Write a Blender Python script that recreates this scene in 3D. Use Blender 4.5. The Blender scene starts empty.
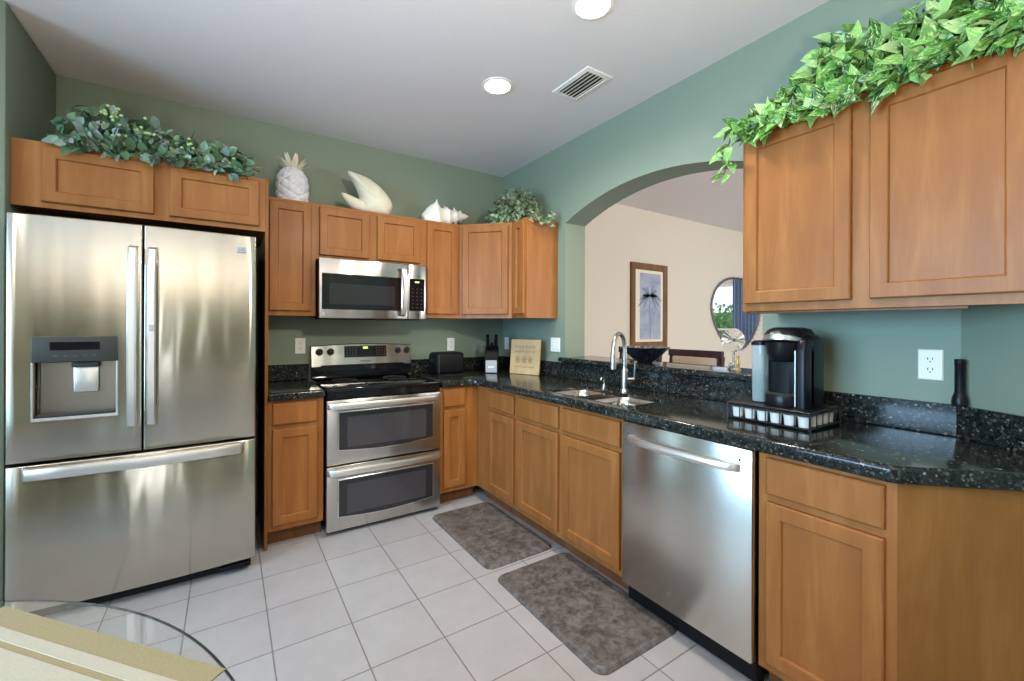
import bpy, bmesh, math, random
from mathutils import Vector, Matrix

S = bpy.context.scene
COL = S.collection
PI = math.pi

# ------------------------------------------------------------------ camera
cam_d = bpy.data.cameras.new('camera')
cam = bpy.data.objects.new('camera', cam_d)
COL.objects.link(cam)
S.camera = cam
cam_d.sensor_width = 36.0
cam_d.lens = 428.03 / 1024 * 36.0
cam_d.shift_x = (512 - 507.1) / 1024
cam_d.shift_y = (327.33 - 340.5) / 1024
cam_d.clip_start = 0.02
YAW, PITCH, ROLL = .5776, .0004, .0036
fw = Vector((math.sin(YAW) * math.cos(PITCH), math.cos(YAW) * math.cos(PITCH), math.sin(PITCH)))
rt = Vector((math.cos(YAW), -math.sin(YAW), 0))
up = rt.cross(fw)
r2 = math.cos(ROLL) * rt + math.sin(ROLL) * up
u2 = -math.sin(ROLL) * rt + math.cos(ROLL) * up
cam.matrix_world = Matrix(((r2.x, u2.x, -fw.x, -2.199), (r2.y, u2.y, -fw.y, -3.4524),
                           (r2.z, u2.z, -fw.z, 1.2983), (0, 0, 0, 1)))

# ------------------------------------------------------------------ world, lights, exposure
S.view_settings.view_transform = 'Standard'
S.view_settings.look = 'None'
S.view_settings.gamma = 1.0
S.view_settings.use_curve_mapping = False
S.view_settings.exposure = 0.36
S.cycles.use_denoising = True
S.cycles.max_bounces = 8
S.cycles.diffuse_bounces = 5
S.cycles.glossy_bounces = 4
S.cycles.transmission_bounces = 6
S.cycles.sample_clamp_indirect = 6.0
S.cycles.caustics_reflective = False
S.cycles.caustics_refractive = False

W = bpy.data.worlds.new('sky')
S.world = W
W.use_nodes = True
wb = W.node_tree.nodes['Background']
wb.inputs[0].default_value = (.78, .9, 1.0, 1)
wb.inputs[1].default_value = 1.3


def area(name, loc, direction, sx, sy, power, col):
    d = bpy.data.lights.new(name, 'AREA')
    d.shape = 'RECTANGLE'; d.size = sx; d.size_y = sy
    d.energy = power; d.color = col
    o = bpy.data.objects.new(name, d); COL.objects.link(o)
    o.location = loc
    o.rotation_euler = Vector(direction).to_track_quat('-Z', 'Y').to_euler()
    return o


def spot(name, loc, power, col, ang=165, blend=1.0, rad=.07):
    d = bpy.data.lights.new(name, 'SPOT')
    d.energy = power; d.color = col; d.spot_size = math.radians(ang); d.spot_blend = blend
    d.shadow_soft_size = rad
    o = bpy.data.objects.new(name, d); COL.objects.link(o)
    o.location = loc
    return o


DAY = (.86, .94, 1.0)
WARM = (1.0, .90, .76)
H = 2.734
lw_ = area('daylight_left_window', (-4.76, -2.55, 1.6), (1, .03, .0), 2.2, 1.6, 70, (.40, .70, 1.0))
lw_.data.spread = math.radians(105)
area('daylight_rear_door', (-3.2, -6.42, 1.2), (0, 1, 0), .70, 2.2, 7, (1, .98, .95))
area('daylight_rear_sidelight', (-2.5, -6.42, 1.2), (0, 1, 0), .12, 2.2, 2, (.92, .97, 1.0))
area('daylight_dining_window', (3.0, -5.9, 1.5), (0, 1, 0), 3.0, 2.0, 130, (1.0, .98, .96))
CANS_AND_FILL = [(-.862, -1.287), (-.844, -2.064), (-3.95, -2.3)]  # two ceiling cans, then an added unseen fill lamp with no fixture
up_ = spot('ceiling_fill', (-2.6, -4.1, .9), 490, (1, .87, .69), 160, 1, .15)  # added fill without a fixture, aimed up to brighten the ceiling
up_.rotation_euler = (PI, 0, 0)
tl_ = spot('back_cabinet_fill', (-1.2, -4.3, 2.68), 185, (1, .92, .74), 62, 1, .12)  # added fill, no real fixture, brightens the back wall cabinets
tl_.rotation_euler = (Vector((-1.15, -.3, 1.72)) - tl_.location).to_track_quat('-Z', 'Y').to_euler()
for cx_, cy_ in CANS_AND_FILL:
    spot('can_or_fill_lamp', (cx_, cy_, H - .03), 56, WARM)

# ------------------------------------------------------------------ materials


def mat(name, col, rough=.5, metal=0.0, **kw):
    m = bpy.data.materials.new(name)
    m.use_nodes = True
    b = m.node_tree.nodes['Principled BSDF']
    b.inputs['Base Color'].default_value = (*col, 1)
    b.inputs['Roughness'].default_value = rough
    b.inputs['Metallic'].default_value = metal
    for k, v in kw.items():
        b.inputs[k].default_value = v
    return m


def srgb(r, g, b):
    f = lambda c: (c / 255 / 12.92) if c / 255 <= .04045 else ((c / 255 + .055) / 1.055) ** 2.4
    return (f(r), f(g), f(b))


def nodes(m):
    return m.node_tree.nodes, m.node_tree.links, m.node_tree.nodes['Principled BSDF']


def ramp(N, stops):
    r = N.new('ShaderNodeValToRGB')
    e = r.color_ramp.elements
    while len(e) < len(stops):
        e.new(.5)
    for el, (p, c) in zip(e, stops):
        el.position = p; el.color = (*c, 1)
    return r


def coords(N, L, scale, kind='Object', rot=(0, 0, 0), loc=(0, 0, 0)):
    t = N.new('ShaderNodeTexCoord'); mp = N.new('ShaderNodeMapping')
    mp.inputs['Scale'].default_value = scale
    mp.inputs['Rotation'].default_value = rot
    mp.inputs['Location'].default_value = loc
    L.new(t.outputs[kind], mp.inputs[0])
    return mp


def noise(N, L, vec, scale, detail=3, rough=.55, dist=0):
    n = N.new('ShaderNodeTexNoise')
    n.inputs['Scale'].default_value = scale; n.inputs['Detail'].default_value = detail
    n.inputs['Roughness'].default_value = rough; n.inputs['Distortion'].default_value = dist
    L.new(vec.outputs[0], n.inputs['Vector'])
    return n


def bump(N, L, b, h, strength, dist=.002):
    bp = N.new('ShaderNodeBump')
    bp.inputs['Strength'].default_value = strength; bp.inputs['Distance'].default_value = dist
    L.new(h, bp.inputs['Height']); L.new(bp.outputs[0], b.inputs['Normal'])


def wood(name, a, c, d, rough=.40, scale=(9, 9, .9)):
    m = mat(name, c, rough)
    N, L, b = nodes(m)
    mp = coords(N, L, scale)
    n1 = noise(N, L, mp, 2.2, 5, .6, .6)
    mp2 = coords(N, L, (60, 60, 2.5))
    n2 = noise(N, L, mp2, 3.0, 3, .5)
    mp3 = coords(N, L, (3, 3, 2))
    n3 = noise(N, L, mp3, 1.3, 2)
    mx = N.new('ShaderNodeMath'); mx.operation = 'MULTIPLY_ADD'
    L.new(n2.outputs[0], mx.inputs[0]); mx.inputs[1].default_value = .18; L.new(n1.outputs[0], mx.inputs[2])
    mx2 = N.new('ShaderNodeMath'); mx2.operation = 'MULTIPLY_ADD'
    L.new(n3.outputs[0], mx2.inputs[0]); mx2.inputs[1].default_value = .4; L.new(mx.outputs[0], mx2.inputs[2])
    r = ramp(N, [(.45, a), (.8, c), (1.0, d)])
    L.new(mx2.outputs[0], r.inputs[0]); L.new(r.outputs[0], b.inputs['Base Color'])
    bump(N, L, b, n2.outputs[0], .08, .001)
    b.inputs['Specular IOR Level'].default_value = .2
    b.inputs['Coat Weight'].default_value = .03
    b.inputs['Coat Roughness'].default_value = .2
    return m


def steel(name, col=(.60, .59, .57), rough=.26, along=(1, 1, 90), aniso=.7, rot=.25, wave=0):
    m = mat(name, col, rough, 1.0)
    N, L, b = nodes(m)
    mp = coords(N, L, along)
    n = noise(N, L, mp, 6, 3, .7)
    mr = N.new('ShaderNodeMapRange')
    mr.inputs[3].default_value = rough - .006; mr.inputs[4].default_value = rough + .006
    L.new(n.outputs[0], mr.inputs[0]); L.new(mr.outputs[0], b.inputs['Roughness'])
    tg = N.new('ShaderNodeTangent'); tg.direction_type = 'RADIAL'; tg.axis = 'Z'
    L.new(tg.outputs[0], b.inputs['Tangent'])
    b.inputs['Anisotropic'].default_value = aniso
    b.inputs['Anisotropic Rotation'].default_value = rot
    if wave:
        mw = coords(N, L, (5, 5, .9))
        nw = noise(N, L, mw, 1.6, 1, .4)
        bump(N, L, b, nw.outputs[0], 1.0, wave)
    return m


def emit(name, col, st):
    m = mat(name, col, .5)
    b = m.node_tree.nodes['Principled BSDF']
    b.inputs['Emission Color'].default_value = (*col, 1)
    b.inputs['Emission Strength'].default_value = st
    return m


def paint(name, col, rough=.55, tex=.12, sc=160):
    m = mat(name, col, rough)
    N, L, b = nodes(m)
    mp = coords(N, L, (1, 1, 1))
    n = noise(N, L, mp, sc, 3)
    bump(N, L, b, n.outputs[0], tex, .002)
    return m


def granite(name):
    m = mat(name, (.02, .025, .022), .12)
    m.node_tree.nodes['Principled BSDF'].inputs['Specular IOR Level'].default_value = .33
    N, L, b = nodes(m)
    mp = coords(N, L, (1, 1, 1))
    n0 = noise(N, L, mp, 14, 4, .7)
    v = N.new('ShaderNodeTexVoronoi'); v.inputs['Scale'].default_value = 150; v.inputs['Randomness'].default_value = 1
    L.new(mp.outputs[0], v.inputs['Vector'])
    n1 = noise(N, L, mp, 60, 5, .75, .5)
    r1 = ramp(N, [(.40, (.006, .008, .007)), (.56, (.017, .020, .018)), (.66, (.045, .050, .046)), (.80, (.15, .155, .14))])
    L.new(n1.outputs[0], r1.inputs[0])
    # crystal flecks
    r2_ = ramp(N, [(.84, (0, 0, 0)), (.92, (1, 1, 1))])
    sep = N.new('ShaderNodeSeparateColor'); L.new(v.outputs['Color'], sep.inputs[0]); L.new(sep.outputs[0], r2_.inputs[0])
    r3 = ramp(N, [(.0, (.03, .034, .03)), (.45, (.07, .075, .066)), (.8, (.09, .075, .05)), (1, (.24, .24, .22))])
    L.new(sep.outputs[1], r3.inputs[0])
    mx = N.new('ShaderNodeMix'); mx.data_type = 'RGBA'
    L.new(r2_.outputs[0], mx.inputs[0]); L.new(r1.outputs[0], mx.inputs[6]); L.new(r3.outputs[0], mx.inputs[7])
    L.new(mx.outputs[2], b.inputs['Base Color'])
    return m


M = {}
M['wall_green'] = paint('sage_green_paint', srgb(126, 139, 121), .6)
M['wall_cream'] = paint('cream_paint', srgb(222, 214, 199), .6)
M['ceiling'] = paint('white_ceiling_paint', srgb(228, 224, 226), .8, .35, 70)
M['door'] = wood('maple_door_wood', srgb(134, 83, 41), srgb(148, 94, 48), srgb(160, 106, 57))
M['frame'] = wood('maple_frame_wood', srgb(138, 85, 42), srgb(151, 97, 49), srgb(163, 109, 59))
M['panel'] = wood('shaded_maple_panel', srgb(118, 75, 36), srgb(132, 86, 41), srgb(144, 97, 50), .45, (5, 5, .8))  # same maple, its colour darkened to carry the shade on the end panel
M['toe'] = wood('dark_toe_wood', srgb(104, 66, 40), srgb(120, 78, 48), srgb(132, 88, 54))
M['steel'] = steel('brushed_steel', (.50, .49, .475), .24, (1, 1, 90), .8, .25, .004)
M['steel_v'] = steel('brushed_fridge_steel', (.50, .48, .41), .18, (1, 1, 90), .95, .25, .007)
M['steel_dw'] = steel('brushed_steel_dishwasher', (.60, .57, .52), .27, (1, 1, 90), .6)
M['steel_lt'] = mat('satin_handle_steel', (.80, .79, .77), .36, 1.0)
M['chrome'] = mat('polished_chrome', (.78, .78, .78), .12, 1.0)
M['nickel'] = mat('brushed_nickel', (.46, .45, .43), .3, 1.0)
M['black'] = mat('black_plastic', (.007, .007, .009), .32, 0, **{'Specular IOR Level': .22})
M['black_soft'] = mat('soft_black_plastic', (.005, .005, .006), .5, 0, **{'Specular IOR Level': .18})
M['black_gloss'] = mat('black_glass', (.006, .006, .008), .05)
M['oven_glass'] = mat('dark_oven_glass', (.022, .021, .024), .06)
M['oven_glass_lt'] = mat('smoky_oven_glass', (.050, .046, .050), .05)
M['sink_steel'] = mat('satin_sink_steel', (.62, .60, .56), .25, 1.0)
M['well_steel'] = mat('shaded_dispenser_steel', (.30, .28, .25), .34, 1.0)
M['dark'] = mat('dark_gap', (.01, .01, .01), .8)
M['grey_plastic'] = mat('grey_plastic', (.045, .05, .045), .35, 0, **{'Specular IOR Level': .25})
M['grey_lt'] = mat('pale_grey_plastic', (.42, .42, .44), .4)
M['granite'] = granite('black_green_granite')
M['white'] = mat('white_plastic', srgb(235, 233, 228), .4)
M['ivory'] = mat('ivory_plastic', srgb(238, 230, 208), .4)
M['white_ceramic'] = mat('white_ceramic', srgb(226, 228, 236), .55)
M['cream_ceramic'] = mat('cream_ceramic', srgb(232, 226, 204), .5)
M['shell'] = mat('chalky_shell', srgb(238, 232, 224), .6)
M['lens'] = emit('lit_lamp_lens', (1, .97, .92), 9.0)
M['led'] = emit('green_led', (.7, 1, .25), .7)
M['print_ink'] = mat('palm_ink', srgb(128, 140, 162), .7)
M['red_stem'] = mat('brown_stem', srgb(92, 62, 44), .7)
M['knob'] = mat('knob_black', (.012, .012, .013), .3)
M['etch'] = mat('dim_print', (.07, .07, .08), .5)
M['mark'] = mat('white_print', (.75, .75, .76), .5)


def m_tile():
    m = mat('white_floor_tile', srgb(222, 214, 206), .32)
    N, L, b = nodes(m)
    mp = coords(N, L, (1, 1, 1), loc=(1.128 + 20 * .306, 1.213 + 20 * .2985, 0))
    br = N.new('ShaderNodeTexBrick')
    br.offset = 0; br.squash = 1
    br.inputs['Scale'].default_value = 1
    br.inputs['Brick Width'].default_value = .306
    br.inputs['Row Height'].default_value = .2985
    br.inputs['Mortar Size'].default_value = .0032
    br.inputs['Mortar Smooth'].default_value = .25
    br.inputs['Bias'].default_value = 0
    br.inputs['Color1'].default_value = (*srgb(178, 177, 181), 1)
    br.inputs['Color2'].default_value = (*srgb(173, 171, 174), 1)
    br.inputs['Mortar'].default_value = (*srgb(128, 122, 118), 1)
    L.new(mp.outputs[0], br.inputs['Vector'])
    n = noise(N, L, mp, 7, 5, .65)
    r = ramp(N, [(.3, (.90, .89, .87)), (.7, (1, 1, 1))])
    L.new(n.outputs[0], r.inputs[0])
    mx = N.new('ShaderNodeMix'); mx.data_type = 'RGBA'; mx.blend_type = 'MULTIPLY'
    mx.inputs[0].default_value = 1
    L.new(br.outputs['Color'], mx.inputs[6]); L.new(r.outputs[0], mx.inputs[7])
    L.new(mx.outputs[2], b.inputs['Base Color'])
    inv = N.new('ShaderNodeMath'); inv.operation = 'SUBTRACT'; inv.inputs[0].default_value = 1
    L.new(br.outputs['Fac'], inv.inputs[1])
    bump(N, L, b, inv.outputs[0], .5, .002)
    return m


M['tile'] = m_tile()


def m_mottle(name, a, c, sc, rough, lo=.35, hi=.65, bmp=.2):
    m = mat(name, a, rough)
    N, L, b = nodes(m)
    mp = coords(N, L, (1, 1, 1))
    n = noise(N, L, mp, sc, 6, .7, .4)
    r = ramp(N, [(lo, a), (hi, c)])
    L.new(n.outputs[0], r.inputs[0]); L.new(r.outputs[0], b.inputs['Base Color'])
    if bmp: bump(N, L, b, n.outputs[0], bmp, .003)
    return m


M['mat'] = m_mottle('mottled_brown_grey_mat', srgb(66, 60, 58), srgb(118, 112, 110), 22, .5)
M['bamboo'] = m_mottle('pale_bamboo', srgb(186, 156, 110), srgb(206, 178, 132), 9, .5, bmp=0)
M['board_print'] = m_mottle('burnt_print', srgb(112, 80, 46), srgb(150, 114, 70), 40, .6, bmp=0)
M['tan_cloth'] = m_mottle('tan_cloth', srgb(128, 117, 86), srgb(142, 131, 98), 300, .9, bmp=.3)
M['cream_cloth'] = m_mottle('cream_cloth', srgb(156, 151, 133), srgb(166, 161, 144), 300, .9, bmp=.3)
M['oak'] = wood('picture_frame_oak', srgb(100, 72, 48), srgb(122, 90, 62), srgb(138, 106, 76))
M['print'] = m_mottle('blue_print', srgb(140, 154, 182), srgb(184, 190, 204), 4, .7, bmp=0)
M['matboard'] = mat('cream_mat_board', srgb(236, 228, 210), .8)
M['curtain'] = m_mottle('blue_grey_curtain', srgb(128, 148, 176), srgb(150, 168, 192), 20, .9)
M['hedge'] = m_mottle('hedge_green', srgb(70, 110, 60), srgb(140, 180, 120), 12, .9)
M['lawn'] = mat('lawn', srgb(130, 160, 110), .9)
M['dark_wood'] = wood('dark_espresso_wood', srgb(42, 26, 28), srgb(56, 36, 38), srgb(66, 44, 44))
M['seat_cloth'] = mat('taupe_upholstery', srgb(178, 158, 140), .9)
M['mirror'] = mat('mirror_glass', (.9, .9, .9), .01, 1.0)
M['bead'] = mat('pewter_bead', (.22, .23, .23), .3, .8)
M['bowl'] = m_mottle('black_glazed_bowl', (.012, .013, .018), (.05, .055, .06), 30, .15, .5, .75, 0)
M['bowl_in'] = m_mottle('patterned_bowl_rim', (.02, .02, .022), (.4, .38, .34), 55, .2, .45, .6, 0)
M['gold'] = mat('antique_gold', srgb(190, 160, 96), .4, .3)
M['foil'] = mat('pod_foil', srgb(226, 222, 216), .4)
M['pod'] = mat('pod_cup', srgb(222, 218, 210), .45)
M['wire'] = mat('black_wire', (.01, .01, .01), .35)


def glass(name, col, rough=.0, ior=1.45):
    m = mat(name, col, rough)
    b = m.node_tree.nodes['Principled BSDF']
    b.inputs['Transmission Weight'].default_value = 1.0
    b.inputs['IOR'].default_value = ior
    return m


M['glass'] = glass('clear_glass', (.93, .97, .95), 0, 1.25)
M['table_glass'] = glass('clear_table_glass', (.95, .98, .97), 0, 1.45)
M['table_edge'] = mat('dark_glass_edge', (.02, .035, .03), .35, 0, **{'Specular IOR Level': .15})
M['tank'] = mat('clear_aqua_tank', (.42, .55, .57), .08, 0, Alpha=.5)


def m_leaf(name, var=None, rough=.38):
    m = mat(name, (.1, .3, .1), rough)
    N, L, b = nodes(m)
    at = N.new('ShaderNodeAttribute'); at.attribute_name = 'Col'
    if var:
        uv = N.new('ShaderNodeUVMap')
        mp = N.new('ShaderNodeMapping'); mp.inputs['Scale'].default_value = (3.0, 1.2, 1)
        L.new(uv.outputs[0], mp.inputs[0])
        n = noise(N, L, mp, 3.0, 3, .6)
        r = ramp(N, [(.52, (0, 0, 0)), (.60, (1, 1, 1))])
        L.new(n.outputs[0], r.inputs[0])
        mx = N.new('ShaderNodeMix'); mx.data_type = 'RGBA'
        L.new(r.outputs[0], mx.inputs[0]); L.new(at.outputs['Color'], mx.inputs[6])
        mx.inputs[7].default_value = (*var, 1)
        L.new(mx.outputs[2], b.inputs['Base Color'])
    else:
        L.new(at.outputs['Color'], b.inputs['Base Color'])
    return m


M['leaf_pothos'] = m_leaf('pothos_leaf', srgb(176, 208, 128))
M['leaf_grey'] = m_leaf('greyish_ivy_leaf')
M['leaf_ivy'] = m_leaf('small_ivy_leaf', srgb(200, 212, 170))

# ------------------------------------------------------------------ mesh building


class MB:
    def __init__(self):
        self.bm = bmesh.new(); self.mi = 0; self.T = Matrix.Identity(4)
        self.col = None; self.uv = None

    def v(self, x, y=None, z=None):
        p = Vector(x) if y is None else Vector((x, y, z))
        return self.bm.verts.new(self.T @ p)

    def f(self, vs):
        try:
            f = self.bm.faces.new(vs); f.material_index = self.mi
            return f
        except ValueError:
            return None

    def box(self, x0, y0, z0, x1, y1, z1, bev=0, seg=2):
        c = [(x, y, z) for z in (z0, z1) for y in (y0, y1) for x in (x0, x1)]
        v = [self.v(p) for p in c]
        fs = [self.f([v[i] for i in q]) for q in ((0, 2, 3, 1), (4, 5, 7, 6), (0, 1, 5, 4), (2, 6, 7, 3), (0, 4, 6, 2), (1, 3, 7, 5))]
        if bev:
            es = list({e for f in fs for e in f.edges})
            r = bmesh.ops.bevel(self.bm, geom=es, offset=bev, segments=seg, affect='EDGES', profile=.5)
            for f in r['faces']: f.material_index = self.mi
        return self

    def loft(self, loops, cap0=True, cap1=True, closed=True):
        R = [[self.v(p) for p in lp] for lp in loops]
        n = len(R[0])
        for a, b in zip(R, R[1:]):
            for i in range(n if closed else n - 1):
                j = (i + 1) % n
                self.f([a[i], a[j], b[j], b[i]])
        if cap0: self.f(R[0][::-1])
        if cap1: self.f(R[-1])
        return R

    def prism(self, poly, z0, z1, bev=0, ax='z'):
        def P(p, z):
            if ax == 'z': return (p[0], p[1], z)
            if ax == 'y': return (p[0], z, p[1])
            return (z, p[0], p[1])
        if bev:
            ins = offset(poly, bev)
            self.loft([[P(p, z0) for p in ins], [P(p, z0 + bev) for p in poly], [P(p, z1 - bev) for p in poly], [P(p, z1) for p in ins]])
        else:
            self.loft([[P(p, z0) for p in poly], [P(p, z1) for p in poly]])
        return self

    def tube(self, pts, r, n=10, caps=True, flat=None):
        pts = [Vector(p) for p in pts]
        rs = r if isinstance(r, (list, tuple)) else [r] * len(pts)
        loops = []
        t0 = (pts[1] - pts[0]).normalized()
        a = Vector((0, 0, 1)) if abs(t0.z) < .9 else Vector((1, 0, 0))
        nrm = t0.cross(a).normalized()
        for i, p in enumerate(pts):
            t = (pts[min(i + 1, len(pts) - 1)] - pts[max(i - 1, 0)]).normalized()
            nrm = (nrm - t * nrm.dot(t)).normalized()
            b = t.cross(nrm)
            loops.append([p + (nrm * math.cos(2 * PI * k / n) + b * math.sin(2 * PI * k / n)) * rs[i] for k in range(n)])
        self.loft(loops, caps, caps)
        return self

    def lathe(self, prof, n=24, c=(0, 0, 0), cap0=True, cap1=True):
        self.loft([[(c[0] + r * math.cos(2 * PI * k / n), c[1] + r * math.sin(2 * PI * k / n), c[2] + z) for k in range(n)] for r, z in prof], cap0, cap1)
        return self

    def build(self, name, mats, parent=None, loc=None, rotz=0, sharp=35, recalc=True):
        if recalc: bmesh.ops.recalc_face_normals(self.bm, faces=self.bm.faces)
        me = bpy.data.meshes.new(name)
        self.bm.to_mesh(me); self.bm.free()
        for m in (mats if isinstance(mats, list) else [mats]):
            me.materials.append(M[m] if isinstance(m, str) else m)
        if sharp:
            for p in me.polygons: p.use_smooth = True
            me.set_sharp_from_angle(angle=math.radians(sharp))
        o = bpy.data.objects.new(name, me); COL.objects.link(o)
        if parent: o.parent = parent
        if loc: o.location = loc
        if rotz: o.rotation_euler = (0, 0, rotz)
        return o


def offset(poly, d):
    """inset a ccw polygon by d (mitred)"""
    n = len(poly); out = []
    ar = sum(poly[i][0] * poly[(i + 1) % n][1] - poly[(i + 1) % n][0] * poly[i][1] for i in range(n))
    s = 1 if ar > 0 else -1
    for i in range(n):
        p0 = Vector(poly[i - 1]).to_2d(); p1 = Vector(poly[i]).to_2d(); p2 = Vector(poly[(i + 1) % n]).to_2d()
        e1 = (p1 - p0).normalized(); e2 = (p2 - p1).normalized()
        n1 = Vector((-e1.y, e1.x)) * s; n2 = Vector((-e2.y, e2.x)) * s
        b = n1 + n2
        if b.length < 1e-6: b = n1
        b.normalize()
        k = d / max(.35, b.dot(n1))
        q = p1 + b * k
        out.append((q.x, q.y))
    return out


def rr(x0, x1, y0, y1, r, seg=5):
    pts = []
    for cx, cy, a in ((x1 - r, y0 + r, -90), (x1 - r, y1 - r, 0), (x0 + r, y1 - r, 90), (x0 + r, y0 + r, 180)):
        for k in range(seg + 1):
            t = math.radians(a + 90 * k / seg)
            pts.append((cx + r * math.cos(t), cy + r * math.sin(t)))
    return pts


def arc(cx, cy, r, a0, a1, n):
    return [(cx + r * math.cos(math.radians(a0 + (a1 - a0) * k / n)), cy + r * math.sin(math.radians(a0 + (a1 - a0) * k / n))) for k in range(n + 1)]


def tag(o, label, cat, group=None, kind=None):
    o['label'] = label; o['category'] = cat
    if group: o['group'] = group
    if kind: o['kind'] = kind
    return o


def thing(name, label, cat, loc=(0, 0, 0), rotz=0, group=None):
    o = bpy.data.objects.new(name, None); COL.objects.link(o)
    o.empty_display_size = .05
    o.location = loc; o.rotation_euler = (0, 0, rotz)
    return tag(o, label, cat, group)


def struct(o):
    o['kind'] = 'structure'
    return o


def box(name, m, x0, y0, z0, x1, y1, z1, bev=0, parent=None, seg=2):
    return MB().box(x0, y0, z0, x1, y1, z1, bev, seg).build(name, m, parent)


def text(name, body, size, m, parent, loc, rot=(PI / 2, 0, 0), ext=.0004):
    c = bpy.data.curves.new(name, 'FONT')
    c.body = body; c.size = size; c.extrude = ext; c.align_x = 'CENTER'; c.align_y = 'CENTER'
    o = bpy.data.objects.new(name, c); COL.objects.link(o)
    dg = bpy.context.evaluated_depsgraph_get()
    me = bpy.data.meshes.new_from_object(o.evaluated_get(dg))
    bpy.data.objects.remove(o); bpy.data.curves.remove(c)
    me.materials.clear(); me.materials.append(M[m])
    o = bpy.data.objects.new(name, me); COL.objects.link(o)
    o.parent = parent; o.location = loc; o.rotation_euler = rot
    return o


RX = -PI / 2      # rotation of things on the right wall (front faces -X)

# ------------------------------------------------------------------ the setting
TH = .206
struct(MB().box(-4.9, -6.6, -.1, 6.4, .12, 0).build('floor', 'tile', sharp=0))
struct(MB().box(-4.9, -6.6, H, 6.4, .12, H + .1).build('ceiling', 'ceiling', sharp=0))
struct(box('wall_back', 'wall_green', -4.9, 0, 0, .1, .12, H))
struct(box('wall_dining_back', 'wall_cream', .1, 0, 0, 6.4, .12, H))
struct(box('wall_left', 'wall_green', -4.7, -.66, 0, -3.024, -.001, H, .012))


def wall_right():
    b = MB()
    A0, A1, ZS, ZA = -.906, -2.376, 2.114, 2.266
    n = 40
    hw = (A0 - A1) / 2; cy = (A0 + A1) / 2; rise = ZA - ZS
    R = (hw * hw + rise * rise) / (2 * rise)

    def az(y): return ZA - R + math.sqrt(R * R - (y - cy) ** 2)
    D = [(0, -3.056), (TH, -3.056)]

    def col(y, z0, z1):
        return y, z0, z1
    def slab(y0, y1, z0, z1):
        # kitchen face mi 0, far face mi 1
        for x, mi in ((0, 0), (TH, 1)):
            b.mi = mi
            b.f([b.v(x, y0, z0), b.v(x, y1, z0), b.v(x, y1, z1), b.v(x, y0, z1)])
    slab(-.001, A0, 0, H); slab(A1, -3.056, 0, H); slab(A0, A1, 0, 1.033)
    for i in range(n):
        ya = A0 + (A1 - A0) * i / n; yb = A0 + (A1 - A0) * (i + 1) / n
        for x, mi in ((0, 0), (TH, 1)):
            b.mi = mi
            b.f([b.v(x, ya, az(ya)), b.v(x, yb, az(yb)), b.v(x, yb, H), b.v(x, ya, H)])
        b.mi = 0
        b.f([b.v(0, ya, az(ya)), b.v(TH, ya, az(ya)), b.v(TH, yb, az(yb)), b.v(0, yb, az(yb))])
    b.mi = 0
    for y in (A0, A1):
        b.f([b.v(0, y, 1.033), b.v(TH, y, 1.033), b.v(TH, y, ZS), b.v(0, y, ZS)])
    b.f([b.v(0, A0, 1.033), b.v(TH, A0, 1.033), b.v(TH, A1, 1.033), b.v(0, A1, 1.033)])
    b.f([b.v(0, -3.056, 0), b.v(TH, -3.056, 0), b.v(TH, -3.056, H), b.v(0, -3.056, H)])
    bmesh.ops.remove_doubles(b.bm, verts=b.bm.verts, dist=1e-5)
    return b.build('wall_right', ['wall_green', 'wall_cream'], sharp=30)


struct(wall_right())
DW_ = Vector((-.551, -.834))                      # the wall turns towards the camera here
NW_ = Vector((-.834, .551))                       # its face normal
def turned(t, d=0): return (DW_.x * t + NW_.x * d, -3.056 + DW_.y * t + NW_.y * d)
struct(MB().prism([turned(0), turned(1.6), turned(1.6, -.12), turned(0, -.12)][::-1], 0, H).build('wall_corner', 'wall_green', sharp=0))
e_ = turned(1.6)
struct(box('wall_right_rear', 'wall_green', e_[0], -6.5, 0, e_[0] + .12, e_[1], H))
struct(box('wall_dining_partition', 'wall_cream', TH - .1, -6.5, 0, TH + .02, -3.06, H))
struct(box('wall_dining_front', 'wall_cream', TH, -6.6, 0, 6.4, -6.5, H))


def wall_with_hole(name, m, axis, at, th, a0, a1, h0, h1, z0, z1):
    b = MB()
    for (p, q, r, s) in ((a0, h0, 0, H), (h1, a1, 0, H), (h0, h1, 0, z0), (h0, h1, z1, H)):
        if q - p < 1e-4 or s - r < 1e-4: continue
        if axis == 'x': b.box(at, p, r, at + th, q, s)
        else: b.box(p, at, r, q, at + th, s)
    return struct(b.build(name, m, sharp=0))


def window(name, axis, at, h0, h1, z0, z1, nv, nh):
    b = MB()
    def bar(p, q, r, s, d=.03):
        if axis == 'x': b.box(at - d, p, r, at + d, q, s, .004, 1)
        else: b.box(p, at - d, r, q, at + d, s, .004, 1)
    w = .05
    bar(h0, h0 + w, z0, z1); bar(h1 - w, h1, z0, z1); bar(h0, h1, z0, z0 + w); bar(h0, h1, z1 - w, z1)
    for k in range(1, nv):
        c = h0 + (h1 - h0) * k / nv; bar(c - .03, c + .03, z0, z1)
    for k in range(1, nh):
        c = z0 + (z1 - z0) * k / nh; bar(h0, h1, c - .02, c + .02)
    return struct(b.build(name, 'white', sharp=0))


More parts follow.
